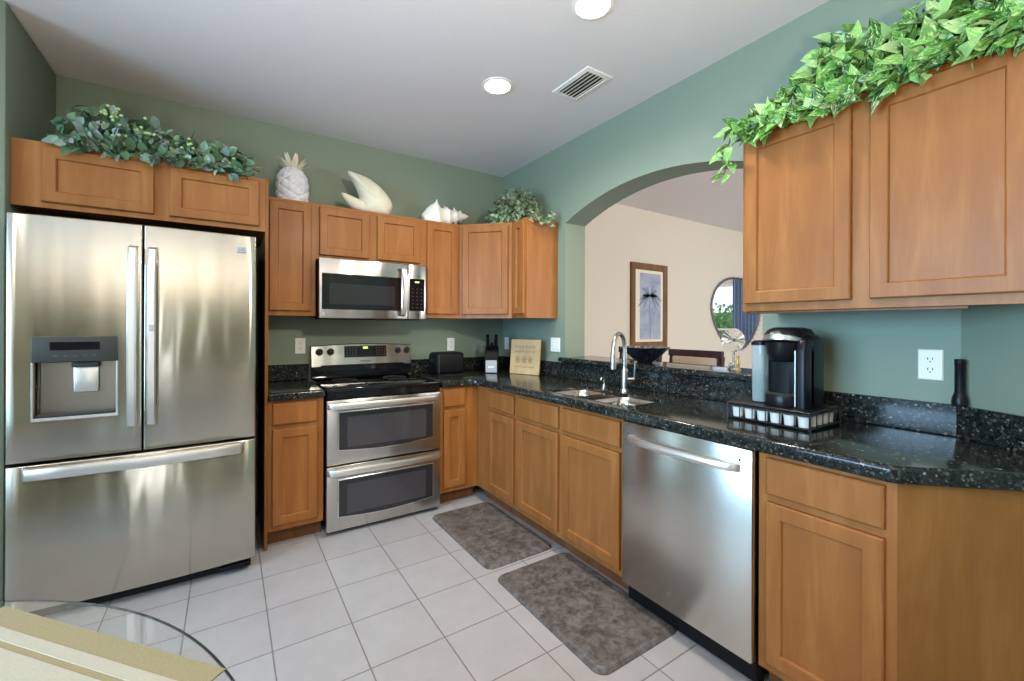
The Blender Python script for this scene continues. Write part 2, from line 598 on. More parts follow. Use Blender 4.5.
wall_with_hole('wall_nook', 'wall_green', 'x', -4.9, .1, -6.6, -.66, -3.7, -1.4, .6, 2.45)
window('window_1', 'x', -4.72, -3.7, -1.4, .6, 2.45, 3, 1)
wall_with_hole('wall_rear', 'wall_green', 'y', -6.6, .1, -4.9, -2.75, -3.58, -2.82, .08, 2.32)
wall_with_hole('wall_rear', 'wall_green', 'y', -6.6, .1, -2.75, TH, -2.58, -2.42, .08, 2.32)
window('window_2', 'y', -6.38, -3.58, -2.82, .08, 2.32, 2, 1)
window('window_4', 'y', -6.38, -2.58, -2.42, .08, 2.32, 1, 1)
wall_with_hole('wall_dining_side', 'wall_cream', 'x', 6.3, .1, -6.6, 0, -3.2, -1.2, .35, 2.2)
window('window_3', 'x', 6.34, -3.2, -1.2, .35, 2.2, 1, 2)
struct(box('trim_1', 'white', TH + .001, -3.05, 0, TH + .014, -.002, .09, .004))
struct(box('ground_outside', 'lawn', 6.45, -9, -.35, 14, 4, -.25))

# ------------------------------------------------------------------ cabinets


def shaker(x0, z0, x1, z1, t=.02, stile=.051, rec=.010, y=0):
    """recessed-panel door; front at y - t, back at y"""
    b = MB()
    def ring(i, yy): return [(x0 + i, yy, z0 + i), (x1 - i, yy, z0 + i), (x1 - i, yy, z1 - i), (x0 + i, yy, z1 - i)]
    f = y - t
    b.loft([ring(0, y), ring(0, f + .004), ring(.004, f), ring(stile - .003, f), ring(stile, f + .002), ring(stile + .003, f + rec)])
    return b


def slabfront(x0, z0, x1, z1, t=.02, y=0):
    b = MB()
    def ring(i, yy): return [(x0 + i, yy, z0 + i), (x1 - i, yy, z0 + i), (x1 - i, yy, z1 - i), (x0 + i, yy, z1 - i)]
    f = y - t
    b.loft([ring(0, y), ring(0, f + .007), ring(.003, f + .003), ring(.008, f)])
    return b


def frame_front(w, z0, z1, holes, t=.019):
    """face frame: outer rectangle 0..w, z0..z1 with rectangular holes listed left to right columns [(x0,x1,[(z0,z1)...])]"""
    b = MB()
    xs = 0
    for (h0, h1, zs) in holes:
        b.box(xs, 0, z0, h0, t, z1)
        c = z0
        for (a, d) in zs:
            b.box(h0, 0, c, h1, t, a); c = d
        b.box(h0, 0, c, h1, t, z1)
        xs = h1
    b.box(xs, 0, z0, w, t, z1)
    bmesh.ops.remove_doubles(b.bm, verts=b.bm.verts, dist=1e-5)
    return b


def wall_cabinet(name, label, loc, rot, w, d, z0, z1, doors, cat='kitchen cabinet', group='upper wall cabinets', dz=None, rail=True):
    """local: x right, y into the wall, front of the face frame y=0"""
    t = thing(name, label, cat, loc, rot, group)
    h = z1 - z0
    b = MB()
    p = .016
    b.box(0, .0195, 0, p, d, h); b.box(w - p, .0195, 0, w, d, h)
    b.box(p, .0195, .012, w - p, d, .012 + p); b.box(p, .0195, h - p - .008, w - p, d, h - .008)
    b.box(p, d - .006, .028, w - p, d, h - .024)
    b.build('carcass', 'frame', t)
    dz0, dz1 = dz if dz else (z0 + .032, z1 - .021)
    holes = [(x0 + .012, x1 - .012, [(dz0 - z0 + .012, dz1 - z0 - .012)]) for x0, x1 in doors]
    frame_front(w, 0, h, holes).build('face_frame', 'frame', t, sharp=0)
    for x0, x1 in doors:
        shaker(x0, dz0 - z0, x1, dz1 - z0).build('door', 'door', t, sharp=0)
    return t


UB, UT = 1.372, 2.137
# over the fridge, with the tall side panel
t = wall_cabinet('fridge_cabinet', 'low wide two-door maple cabinet above the steel fridge', (-3.022, -.62, 1.846), 0, 1.000, .617, 1.846, 2.149,
                 [(.100, .504), (.565, .969)], dz=(1.872, 2.128))
MB().box(1.000, 0, -1.845, 1.018, .615, .303, .002, 1).build('side_panel', 'panel', t)
wall_cabinet('wall_cabinet', 'tall single-door maple wall cabinet under the white pineapple, left of the microwave', (-2.003, -.305, UB), 0, .301, .303, UB, UT, [(.024, .272)])
wall_cabinet('wall_cabinet', 'short two-door maple wall cabinet directly above the microwave', (-1.7015, -.305, 1.7635), 0, .761, .303, 1.7635, UT,
             [(.0215, .3525), (.4125, .7405)], dz=(1.790, 2.116))
wall_cabinet('wall_cabinet', 'tall narrow maple wall cabinet right of the microwave, under the conch shell', (-.940, -.305, UB), 0, .322, .303, UB, UT, [(.038, .296)])
wall_cabinet('wall_cabinet', 'narrow maple wall cabinet on the arch wall, its bare end panel facing the room', (-.305, -.618, UB), RX, .199, .303, UB, UT, [(.030, .180)])


def corner_cabinet():
    t = thing('corner_cabinet', 'diagonal one-door maple wall cabinet filling the corner under the bushy ivy', 'kitchen cabinet', (-.6165, -.305, UB), -PI / 4, 'upper wall cabinets')
    h = UT - UB
    w = .311 * math.sqrt(2)
    s = math.sqrt(.5)
    def loc(x, y): return ((x + .6165) * s - (y + .305) * s, (x + .6165) * s + (y + .305) * s)
    poly = [loc(-.6165, -.291), loc(-.2915, -.6165), loc(-.002, -.6165), loc(-.002, -.002), loc(-.6165, -.002)]
    MB().prism(poly, .010, h - .008).build('carcass', 'frame', t, sharp=0)
    frame_front(w, 0, h, [(.045, w - .045, [(.045, h - .033)])]).build('face_frame', 'frame', t, sharp=0)
    shaker(.030, .032, w - .030, h - .021).build('door', 'door', t, sharp=0)


corner_cabinet()
t = wall_cabinet('wall_cabinet', 'large two-door maple wall cabinet hanging above the coffee maker', (-.305, -2.442, UB), RX, .850, .303, UB, UT,
                 [(.015, .393), (.447, .812)], dz=(1.404, 2.110))
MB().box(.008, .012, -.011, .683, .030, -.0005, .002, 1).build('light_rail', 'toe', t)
BT = .8645


def base_cabinet(name, label, loc, rot, w, d, fronts, toe=True, carc=None, fill=None):
    t = thing(name, label, 'kitchen cabinet', loc, rot, 'lower base cabinets')
    b = MB()
    p = .016
    if carc: b.prism(carc, .1, BT - .004)
    else:
        b.box(0, .0195, .1, p, d, BT - .002); b.box(w - p, .0195, .1, w, d, BT - .002); b.box(p, .0195, .1, w - p, d, .1 + p)
        b.box(p, d - .006, .116, w - p, d, BT - .002)
    b.build('carcass', 'frame', t, sharp=0)
    holes = []
    for x0, x1, dr in fronts:
        holes.append((x0 + .012, x1 - .012, [(.146, .682), (.733, .836)]))
    frame_front(w, .1, BT - .002, holes).build('face_frame', 'frame', t, sharp=0)
    for x0, x1, dr in fronts:
        slabfront(x0, .721, x1, .848).build('drawer' if dr else 'false_drawer_front', 'door', t, sharp=0)
        shaker(x0, .134, x1, .696).build('door', 'door', t, sharp=0)
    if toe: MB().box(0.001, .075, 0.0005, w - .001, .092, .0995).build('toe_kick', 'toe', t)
    return t


base_cabinet('base_cabinet', 'narrow one-drawer maple base cabinet between fridge and range', (-2.0025, -.61, 0), 0, .2995, .606, [(.0205, .2635, True)])
base_cabinet('base_cabinet', 'slim one-drawer maple base cabinet just right of the range', (-.9215, -.61, 0), 0, .310, .606, [(.0245, .1975, True)])
base_cabinet('base_cabinet', 'one-drawer maple base cabinet in the inner corner, nearest the range on the sink wall', (-.61, -.611, 0), RX, .534, .606, [(.173, .504, True)])
base_cabinet('base_cabinet', 'wide two-door maple sink base cabinet beside the dishwasher', (-.61, -1.146, 0), RX, .896, .606, [(.020, .422, False), (.460, .882, False)])
def L_(x, y): return (-(y + 2.665), x + .61)
carc = [L_(-.5905, -2.665), L_(-.5905, -3.050), L_(-.215, -3.394), L_(-.006, -3.07), L_(-.004, -2.665)]
t = base_cabinet('base_cabinet', 'end maple base cabinet right of the dishwasher with an angled end panel', (-.61, -2.665, 0), RX, .376, .606, [(.029, .351, True)], carc=carc)
b = MB()
p0, p1 = L_(-.610, -3.0412), L_(-.212, -3.408)
dx, dy = p1[0] - p0[0], p1[1] - p0[1]; ln = math.hypot(dx, dy); nx, ny = -dy / ln * .011, dx / ln * .011
b.prism([p0, p1, (p1[0] + nx, p1[1] + ny), (p0[0] + nx, p0[1] + ny)], .0005, BT - .002)
b.build('end_panel', 'panel', t, sharp=0)

# ------------------------------------------------------------------ counters


def fillet(poly, rad):
    """poly points, rad {index: r}"""
    out = []
    n = len(poly)
    for i, p in enumerate(poly):
        if i not in rad: out.append(p); continue
        p0, p1, p2 = Vector(poly[i - 1]), Vector(p), Vector(poly[(i + 1) % n])
        a = (p0 - p1).normalized(); c = (p2 - p1).normalized()
        ang = math.acos(max(-1, min(1, a.dot(c))))
        d = rad[i] / math.tan(ang / 2)
        s, e = p1 + a * d, p1 + c * d
        bis = (a + c).normalized(); ctr = p1 + bis * (rad[i] / math.sin(ang / 2))
        a0 = math.atan2(s.y - ctr.y, s.x - ctr.x); a1 = math.atan2(e.y - ctr.y, e.x - ctr.x)
        while a1 - a0 > PI: a1 -= 2 * PI
        while a1 - a0 < -PI: a1 += 2 * PI
        for k in range(9):
            t_ = a0 + (a1 - a0) * k / 8
            out.append((ctr.x + rad[i] * math.cos(t_), ctr.y + rad[i] * math.sin(t_)))
    return out


def counter_slab(poly, z0, z1, holes=(), r=.014):
    b = MB()
    n = 5
    def ringpts(d, z): return [(p[0], p[1], z) for p in (offset(poly, d) if d > 1e-6 else poly)]
    loops = [ringpts(.006, z0), ringpts(0, z0 + .006)]
    for k in range(n + 1):
        a = PI / 2 * k / n
        loops.append(ringpts(r * (1 - math.cos(a)), z1 - r + r * math.sin(a)))
    R = b.loft(loops, False, False)
    for ring_, z in ((R[-1], z1), (R[0], z0)):
        es = []
        m = len(ring_)
        for i in range(m):
            es.append(b.bm.edges.get((ring_[i], ring_[(i + 1) % m])))
        hs = []
        for h in holes:
            vs = [b.v(p[0], p[1], z) for p in h]
            for i in range(len(vs)): es.append(b.bm.edges.new((vs[i], vs[(i + 1) % len(vs)])))
            hs.append(vs)
        bmesh.ops.triangle_fill(b.bm, use_beauty=True, use_dissolve=False, edges=es)
        if z == z1: top = hs
        else: bot = hs
    if holes:
        for A, B_ in zip(top, bot):
            for i in range(len(A)):
                j = (i + 1) % len(A); b.f([A[i], A[j], B_[j], B_[i]])
    return b


SX0, SX1 = -.570, -.245
SB = [(-1.672, -1.365), (-2.015, -1.708)]     # sink bowls, y ranges
CZ0, CZ1 = .866, .914
t = thing('countertop', 'short black-green granite countertop between fridge panel and range', 'countertop', (-2.003, -.002, CZ0))
counter_slab([(0.001, 0), (0.001, -.643), (.302, -.643), (.302, 0)], 0, CZ1 - CZ0).build('slab', 'granite', t, sharp=40)
MB().box(.001, -.020, .0485, .302, 0, .161, .002, 1).build('backsplash', 'granite', t)

t = thing('countertop', 'long L-shaped black-green granite countertop holding the sink and coffee maker', 'countertop', (0, 0, CZ0))
poly = [(-.003, -.003), (-.9155, -.003), (-.9155, -.645), (-.645, -.645), (-.645, -3.045), turned(.443, .004), turned(.02, .004), (-.003, -3.056)]
poly = fillet(poly, {3: .09, 4: .05})
holes = [rr(SX0, SX1, y0, y1, .06, 6) for y0, y1 in SB]
counter_slab(poly, 0, CZ1 - CZ0, holes).build('slab', 'granite', t, sharp=40)
BS0, BS1 = .0485, .161
def bs(pl, z1=BS1):
    MB().prism(pl, BS0, z1, .0015).build('backsplash', 'granite', t, sharp=40)
bs([(-.9155, -.003), (-.9155, -.022), (-.0235, -.022), (-.0235, -.003)])
bs([(-.003, -.003), (-.022, -.003), (-.022, -.9045), (-.003, -.9045)])
bs([(-.003, -.9055), (-.024, -.9055), (-.024, -2.376), (-.003, -2.376)], .167)
bs([(-.003, -2.377), (-.022, -2.377), (-.022, -3.049), (-.003, -3.054)])
a_, b_, c_, d_ = turned(.012, .003), turned(.0, .022), turned(.43, .022), turned(.43, .003)
bs([a_, (-.0225, -3.052), c_, d_][::-1])

t = thing('bar_countertop', 'raised black granite bar ledge across the arched opening', 'countertop', (0, 0, 1.0345))
pl = [(-.048, -.880), (-.048, -2.430), (-.002, -2.430), (-.002, -2.374), (TH + .002, -2.374), (TH + .002, -2.43), (.30, -2.43), (.30, -.88), (TH + .002, -.88), (TH + .002, -.908), (-.002, -.908), (-.002, -.880)]
pl = pl[::-1]
counter_slab(pl, 0, .0355, r=.010).build('slab', 'granite', t, sharp=40)

# ------------------------------------------------------------------ sink, faucet
t = thing('sink', 'undermount double-bowl steel sink set in the granite counter', 'sink', (0, 0, CZ0))
for (y0, y1) in SB:
    b = MB()
    o_ = .012
    def lp(g, z, r): return [(p[0], p[1], z) for p in rr(SX0 - g, SX1 + g, y0 - g, y1 + g, r, 6)]
    b.loft([lp(-.0012, .028, .0585), lp(-.004, .028, .056), lp(-.004, -.02, .056), lp(-.012, -.165, .055), lp(-.022, -.188, .05), lp(-.05, -.197, .04), lp(-.12, -.2, .03)], False, True)
    bw = b.build('bowl', 'sink_steel', t, sharp=0, recalc=True)
    for p in bw.data.polygons: p.use_smooth = True
    cy = (y0 + y1) / 2; cx = (SX0 + SX1) / 2
    MB().lathe([(.045, -.1995), (.045, -.196), (.036, -.195), (.034, -.198), (.006, -.198), (.006, -.194), (.004, -.193)], 24, (cx, cy, 0)).build('drain', 'chrome', t)

t = thing('faucet', 'tall brushed nickel gooseneck faucet behind the sink', 'faucet', (-.195, -1.677, CZ1 + .0005))
b = MB().lathe([(.029, 0), (.029, .004), (.025, .010), (.0195, .016), (.0195, .13), (.0175, .137), (.013, .142)], 20)
b.build('base_column', 'nickel', t)
dv = Vector((-.93, -.36, 0)).normalized()
pts = [Vector((0, 0, .12)), Vector((0, 0, .20)), Vector((0, 0, .262))]
Rr = .088
for k in range(1, 15):
    a = PI * k / 14
    pts.append(dv * (Rr - Rr * math.cos(a)) + Vector((0, 0, .262 + Rr * math.sin(a))))
pts.append(dv * (2 * Rr + .003) + Vector((0, 0, .245)))
MB().tube(pts, .0122, 14).build('spout', 'nickel', t)
e = dv * (2 * Rr + .003)
MB().tube([e + Vector((0, 0, .25)), e + Vector((0, 0, .24)), e + Vector((0, 0, .18)), e + Vector((0, 0, .15)), e + Vector((0, 0, .148))], [.0125, .0155, .0165, .0175, .013], 16).build('spray_head', 'nickel', t)
sd = Vector((.80, -.60, 0)).normalized()
lv = MB().tube([sd * .012 + Vector((0, 0, .075)), sd * .056 + Vector((0, 0, .075))], [.0125, .0125], 12)
lv.tube([sd * .056 + Vector((0, 0, .066)), sd * .058 + Vector((0, 0, .10)), sd * .062 + Vector((0, 0, .185))], [.006, .0055, .0045], 10)
lv.build('lever_handle', 'nickel', t)

t = thing('soap_dispenser', 'small brushed nickel soap pump beside the faucet', 'soap dispenser', (-.205, -1.520, CZ1 + .0005))
MB().lathe([(.021, 0), (.021, .004), (.014, .010), (.011, .022), (.011, .030)], 16).build('collar', 'nickel', t)
MB().tube([(0, 0, .03), (0, 0, .052), (-.010, -.004, .066), (-.046, -.018, .066), (-.052, -.02, .058)], [.005, .006, .008, .0065, .005], 10).build('pump', 'nickel', t)

# ------------------------------------------------------------------ refrigerator


def bow(x, w, amt): return -amt * (1 - ((x - w / 2) / (w / 2)) ** 2)


def curved_panel(x0, x1, z0, z1, yb, W_, amt, hole=None, edge=.006, nx=16):
    """door slab with a bowed front; hole = (hx0,hx1,hz0,hz1,depth)"""
    b = MB()
    xs = [x0, x0 + edge * .4, x0 + edge]
    k = nx
    for i in range(1, k): xs.append(x0 + edge + (x1 - x0 - 2 * edge) * i / k)
    xs += [x1 - edge, x1 - edge * .4, x1]
    if hole: xs += [hole[0], hole[1]]
    xs = sorted(set(round(x, 5) for x in xs))
    zs = [z0, z0 + edge * .4, z0 + edge, z1 - edge, z1 - edge * .4, z1]
    if hole: zs += [hole[2], hole[3]]
    zs = sorted(zs)
    def ed(u, lo, hi):
        d = min(u - lo, hi - u)
        if d <= 1e-6: return edge
        if d < edge - 1e-6: return edge * .3
        return 0
    G = [[b.v(x, bow(x, W_, amt) + max(ed(x, x0, x1), ed(z, z0, z1)), z) for x in xs] for z in zs]
    inh = lambda i, j: hole and hole[0] - 1e-5 <= xs[i] and xs[i + 1] <= hole[1] + 1e-5 and hole[2] - 1e-5 <= zs[j] and zs[j + 1] <= hole[3] + 1e-5
    for j in range(len(zs) - 1):
        for i in range(len(xs) - 1):
            if not inh(i, j): b.f([G[j][i], G[j][i + 1], G[j + 1][i + 1], G[j + 1][i]])
    # sides and back
    bk = [b.v(x0, yb, z0), b.v(x1, yb, z0), b.v(x1, yb, z1), b.v(x0, yb, z1)]
    b.f(bk)
    b.f(G[0] + [bk[1], bk[0]]); b.f(G[-1][::-1] + [bk[3], bk[2]])
    b.f([r[0] for r in G] + [bk[3], bk[0]]); b.f([r[-1] for r in G][::-1] + [bk[1], bk[2]])
    if hole:
        i0, i1 = xs.index(round(hole[0], 5)), xs.index(round(hole[1], 5)); j0, j1 = zs.index(hole[2]), zs.index(hole[3])
        loop = [G[j0][i] for i in range(i0, i1 + 1)] + [G[j][i1] for j in range(j0 + 1, j1 + 1)] + [G[j1][i] for i in range(i1 - 1, i0 - 1, -1)] + [G[j][i0] for j in range(j1 - 1, j0, -1)]
        inv = bmesh.ops.extrude_edge_only
        back = [b.v(v_.co.x, hole[4], v_.co.z) for v_ in loop]
        for i in range(len(loop)):
            j = (i + 1) % len(loop); b.f([loop[i], loop[j], back[j], back[i]])
        b.f(back)
    return b


FW = .913
t = thing('refrigerator', 'large stainless french-door fridge with water dispenser at the left', 'refrigerator', (-2.985, -.800, 0))
MB().box(.004, .078, .035, FW - .004, .785, 1.755, .004, 1).build('body', 'black_soft', t)
g = MB().box(.02, .06, .0, FW - .02, .12, .062, .004, 1)
for x in (.06, FW - .06): g.lathe([(.022, .0005), (.022, .03)], 14, (x, .10, 0))
g.build('toe_grille', 'dark', t)
MB().box(FW - .16, .0, .028, FW - .03, .075, .052, .008).build('foot_cover', 'black_soft', t)
AMT = .018
mid = .4485
ZD0, ZD1 = .712, 1.778
HX = (.086, .358, .898, 1.139)
dl = curved_panel(.002, mid - .003, ZD0, ZD1, .072, FW, AMT, (*HX, .062)).build('door', 'steel_v', t, sharp=50)
dl['label'] = 'left fridge door with the water and ice dispenser'
dr = curved_panel(mid + .003, FW - .002, ZD0, ZD1, .072, FW, AMT).build('door', 'steel_v', t, sharp=50)
fd = curved_panel(.002, FW - .002, .066, .700, .072, FW, AMT).build('freezer_drawer', 'steel_v', t, sharp=50)


def door_handle(parent, x, w=.034):
    b = MB()
    zs = [.825, .84, .90, 1.0, 1.25, 1.5, 1.60, 1.66, 1.675]
    yo = [-.018, -.050, -.066, -.072, -.076, -.072, -.066, -.050, -.018]
    th_ = [.016, .02, .016, .014, .014, .014, .016, .02, .016]
    b.loft([[(x - w / 2, y, z), (x - w / 2 + .006, y - .007, z), (x + w / 2 - .006, y - .007, z), (x + w / 2, y, z), (x + w / 2 - .004, y + th, z), (x - w / 2 + .004, y + th, z)] for z, y, th in zip(zs, yo, th_)])
    b.box(x - .012, -.05, .86, x + .012, -.008, .90, .003, 1); b.box(x - .012, -.05, 1.60, x + .012, -.008, 1.64, .003, 1)
    return b.build('handle', 'steel_lt', parent, sharp=40)


door_handle(dl, .415); door_handle(dr, .486)
MB().box(.478, -.0905, 1.275, .494, -.0815, 1.305, .002, 1).build('lock_badge', 'grey_lt', dr)
b = MB()
xs = [.055, .062, .075, .2, FW / 2, .72, FW - .075, FW - .062, FW - .055]
yo = [-.012, -.040, -.052, -.066, -.074, -.066, -.052, -.040, -.012]
b.loft([[(x, y + .012, .640), (x, y, .646), (x, y - .006, .668), (x, y, .690), (x, y + .012, .694), (x, y + .018, .668)] for x, y in zip(xs, yo)])
b.build('handle', 'steel_lt', fd, sharp=40)
# dispenser
d0 = -AMT * (1 - ((.22 - FW / 2) / (FW / 2)) ** 2)
pn = MB()
pn.box(.084, d0 - .012, 1.141, .360, .05, 1.252, .004)
pn = pn.build('dispenser_panel', 'grey_plastic', dl)
MB().box(.140, d0 - .0135, 1.192, .300, d0 - .011, 1.228, .001, 1).build('display', 'black_gloss', dl)
b = MB()
for k in range(5): b.box(.152 + k * .031, d0 - .0132, 1.164, .164 + k * .031, d0 - .0118, 1.170)
b.build('button_row', 'etch', dl)
b = MB()
for p, q, r, s in ((.082, .090, .890, 1.141), (.354, .362, .890, 1.141), (.082, .362, .886, .900)):
    b.box(p, d0 - .010, r, q, .0, s, .003, 1)
b.build('dispenser_trim', 'steel_lt', dl)
b = MB().box(.092, .045, .902, .352, .059, 1.138, .004, 1)
b.build('dispenser_well', 'well_steel', dl)
MB().box(.205, .018, 1.000, .288, .034, 1.118, .006).build('dispenser_paddle', 'steel_lt', dl)
MB().box(.200, .0, 1.112, .293, .044, 1.138, .008).build('dispenser_spout', 'grey_plastic', dl)
MB().box(.093, -.012, .9005, .351, .0585, .912, .003, 1).build('drip_tray', 'grey_plastic', dl)
bd = bow(.845, FW, AMT)
bg = MB().box(.820, bd - .006, 1.686, .864, bd + .004, 1.716, .003, 1).build('badge', 'grey_lt', dr)
text('badge_lettering', 'LG', .022, 'black', dr, (.844, bd - .0062, 1.701))
b = MB()
for x in (.03, FW - .03 - .06):
    MB().box(x, .0735, 1.7555, x + .06, .16, 1.776, .004, 1).build('hinge_cover', 'black_soft', t)

# ------------------------------------------------------------------ microwave
MW = .755
MY = -.398
t = thing('microwave', 'stainless over-the-range microwave under the short cabinet', 'microwave', (-1.696, MY, 1.357))
MB().box(.002, .032, .006, MW - .002, .394, .403, .004, 1).build('body', 'black_soft', t)
b = MB()
MH = .405
ztop0, ztop1, zb = .302, MH, .058
dsx = .612
dr_ = MB().box(0, 0, 0, dsx, .030, MH, .006).build('door', 'steel', t)
MB().box(.018, -.0025, zb + .002, dsx - .052, .01, ztop0, .002, 1).build('window_border', 'black_gloss', dr_)
MB().box(.064, -.0032, .095, dsx - .100, .006, .235, .001, 1).build('window', M['oven_glass'], dr_)
hb = MB()
hx = .575
hp = [(hx - .012, -.004, .372), (hx - .006, -.030, .362), (hx, -.044, .31), (hx + .004, -.050, .20), (hx, -.044, .085), (hx - .006, -.030, .032), (hx - .012, -.004, .020)]
hb.loft([[(x - .019, y + .004, z), (x - .014, y - .006, z), (x + .014, y - .006, z), (x + .019, y + .004, z), (x, y + .014, z)] for x, y, z in hp])
hb.build('handle', 'steel_lt', dr_, sharp=45)
pn = MB().box(dsx + .002, 0, 0, MW, .030, MH, .006).build('control_panel', 'steel', t)
MB().box(dsx + .008, -.0025, zb + .004, MW - .016, .01, ztop0, .002, 1).build('keypad', 'black_gloss', pn)
MB().box(dsx + .052, -.0032, .272, dsx + .086, .004, .282, .0005, 1).build('clock_display', 'led', pn)
for r in range(6):
    for c in range(3): MB().box(dsx + .030 + c * .034, -.0033, .084 + r * .028, dsx + .040 + c * .034, 0, .088 + r * .028).build('key', 'etch', pn, sharp=0)
bd_ = MB().lathe([(.012, 0), (.012, .002), (.010, .0028), (.0, .0028)], 20, cap1=False)
for v_ in bd_.bm.verts: v_.co = Vector((v_.co.x + .024, -v_.co.z, v_.co.y + .026))
bd_.build('badge', 'grey_lt', dr_)
MB().box(.03, .05, -.004, MW - .03, .36, .0055, .002, 1).build('vent_grille', 'dark', t)

# ------------------------------------------------------------------ range
RW = .757
t = thing('range', 'stainless double-oven electric range with black glass cooktop', 'range oven', (-1.6905, -.650, 0))
MB().box(.004, .045, .03, RW - .004, .640, .895, .003, 1).build('body', 'black_soft', t)
for x in (.05, RW - .05):
    for y in (.08, .58): MB().lathe([(.016, .0005), (.016, .0295)], 12, (x, y, 0)).build('foot', 'dark', t)
MB().box(.006, .03, .012, RW - .006, .06, .04).build('base_skirt', 'dark', t)
ck = MB().box(.0, .0, .893, RW, .590, .915, .005).build('cooktop', 'black_gloss', t)
for (x, y, r) in ((.19, .17, .105), (.56, .17, .115), (.20, .44, .085), (.57, .44, .085)):
    MB().lathe([(r - .003, .9151), (r - .003, .9156), (r, .9156), (r, .9151)], 40, (x, y, 0), False, False).build('burner_ring', 'etch', ck)
MB().box(.006, .018, .846, RW - .006, .05, .892, .002, 1).build('front_strip', 'black_gloss', t)


def oven_door(z0, z1, wz0, wz1, nm):
    d = MB().box(0, 0, z0, RW, .042, z1, .006).build('oven_door', 'steel', t)
    d['label'] = nm
    x0, x1 = .072, RW - .060
    def winpoly(g):
        pts = [(x1 + g, wz1 + g), (x0 - g, wz1 + g), (x0 - g, wz0 - g + .012)]
        for k in range(1, 16):
            u = k / 16
            pts.append((x0 - g + (x1 - x0 + 2 * g) * u, wz0 - g + .012 - .020 * math.sin(PI * u)))
        pts.append((x1 + g, wz0 - g + .012))
        return pts
    MB().prism(winpoly(.007), -.0035, .01, .002, 'y').build('window_trim', 'chrome', d)
    MB().prism(winpoly(0), -.0045, .008, .0, 'y').build('window', 'oven_glass', d)
    MB().box(x0 + .05, -.0052, wz0 + .022, x1 - .05, .0, wz1 - .030, .0004, 1).build('inner_window', 'oven_glass_lt', d)
    b = MB()
    # full-width bowed bar handle
    hz = z1 - .034
    xs_ = [.004, .02, .06, .2, .38, .56, .70, RW - .02, RW - .004]
    ys_ = [-.002, -.022, -.034, -.042, -.045, -.042, -.034, -.022, -.002]
    b.loft([[(x, y + .014, hz - .022), (x, y, hz - .019), (x, y - .006, hz), (x, y, hz + .017), (x, y + .014, hz + .020), (x, y + .018, hz)] for x, y in zip(xs_, ys_)])
    for x in (.07, RW - .07): b.box(x - .015, -.03, hz - .012, x + .015, .004, hz + .012, .003, 1)
    b.build('handle', 'steel_lt', d, sharp=40)
    return d


oven_door(.438, .842, .520, .762, 'upper oven door')
oven_door(.028, .430, .104, .340, 'taller lower oven door')
# backguard
GY = .590
b = MB()
n = 12
top = [(-.002 + (RW + .004) * k / n, 1.155 + .016 * math.sin(PI * k / n)) for k in range(n + 1)]
pl = [(-.002, .998), (.055, .998), (.075, 1.008), (RW - .075, 1.008), (RW - .055, .998), (RW + .002, .998)] + top[::-1]
def bgp(p, y): return (p[0], y + (p[1] - 1.0) * .10, p[1])
ins = offset(pl, .005)
b.loft([[bgp(p, GY + .045) for p in pl], [bgp(p, GY + .005) for p in pl], [bgp(p, GY) for p in ins]])
gd = b.build('backguard', 'steel', t, sharp=40)
MB().box(.0, GY + .004, .9155, RW, GY + .05, 1.012, .003, 1).build('backguard_riser', 'black_gloss', t)
def on_bg(z): return GY + (z - 1.0) * .10
b = MB()
def bq(x0, x1, z0, z1, d0_, d1_):
    b.loft([[(x0, on_bg(z0) - d0_, z0), (x1, on_bg(z0) - d0_, z0), (x1, on_bg(z1) - d0_, z1), (x0, on_bg(z1) - d0_, z1)],
            [(x0, on_bg(z0) - d1_, z0), (x1, on_bg(z0) - d1_, z0), (x1, on_bg(z1) - d1_, z1), (x0, on_bg(z1) - d1_, z1)]])
bq(.232, .554, 1.066, 1.152, -.002, .003)
dp = b.build('control_display', 'black_gloss', gd, sharp=0)
b = MB(); bq(.372, .408, 1.130, 1.146, .002, .0036); b.build('clock_digits', 'led', gd, sharp=0)
for k in range(4):
    for r in range(4):
        for x in (.246, .470):
            b = MB(); bq(x + k * .022, x + .010 + k * .022, 1.078 + r * .018, 1.083 + r * .018, .002, .0034)
            b.build('key', 'etch', gd, sharp=0)
text('lettering', 'Kenmore', .020, 'black', gd, (.39, on_bg(1.036) - .001, 1.036), (PI / 2 - .1, 0, 0))
for x in (.056, .134, .648, .722):
    k_ = MB()
    prof = [(.026, 0), (.026, .004), (.020, .006), (.0185, .024), (.016, .027), (.0, .027)]
    k_.lathe(prof, 24, cap1=False)
    k_.box(-.004, -.018, .024, .004, .018, .031, .001, 1)
    for v_ in k_.bm.verts: v_.co = Vector((v_.co.x, -v_.co.z, v_.co.y))
    k_.build('knob', 'knob', gd, loc=(x, on_bg(1.112) - .0005, 1.112))
    r_ = MB().lathe([(.027, 0), (.030, 0), (.030, .003), (.027, .003)], 24, cap0=False, cap1=False)

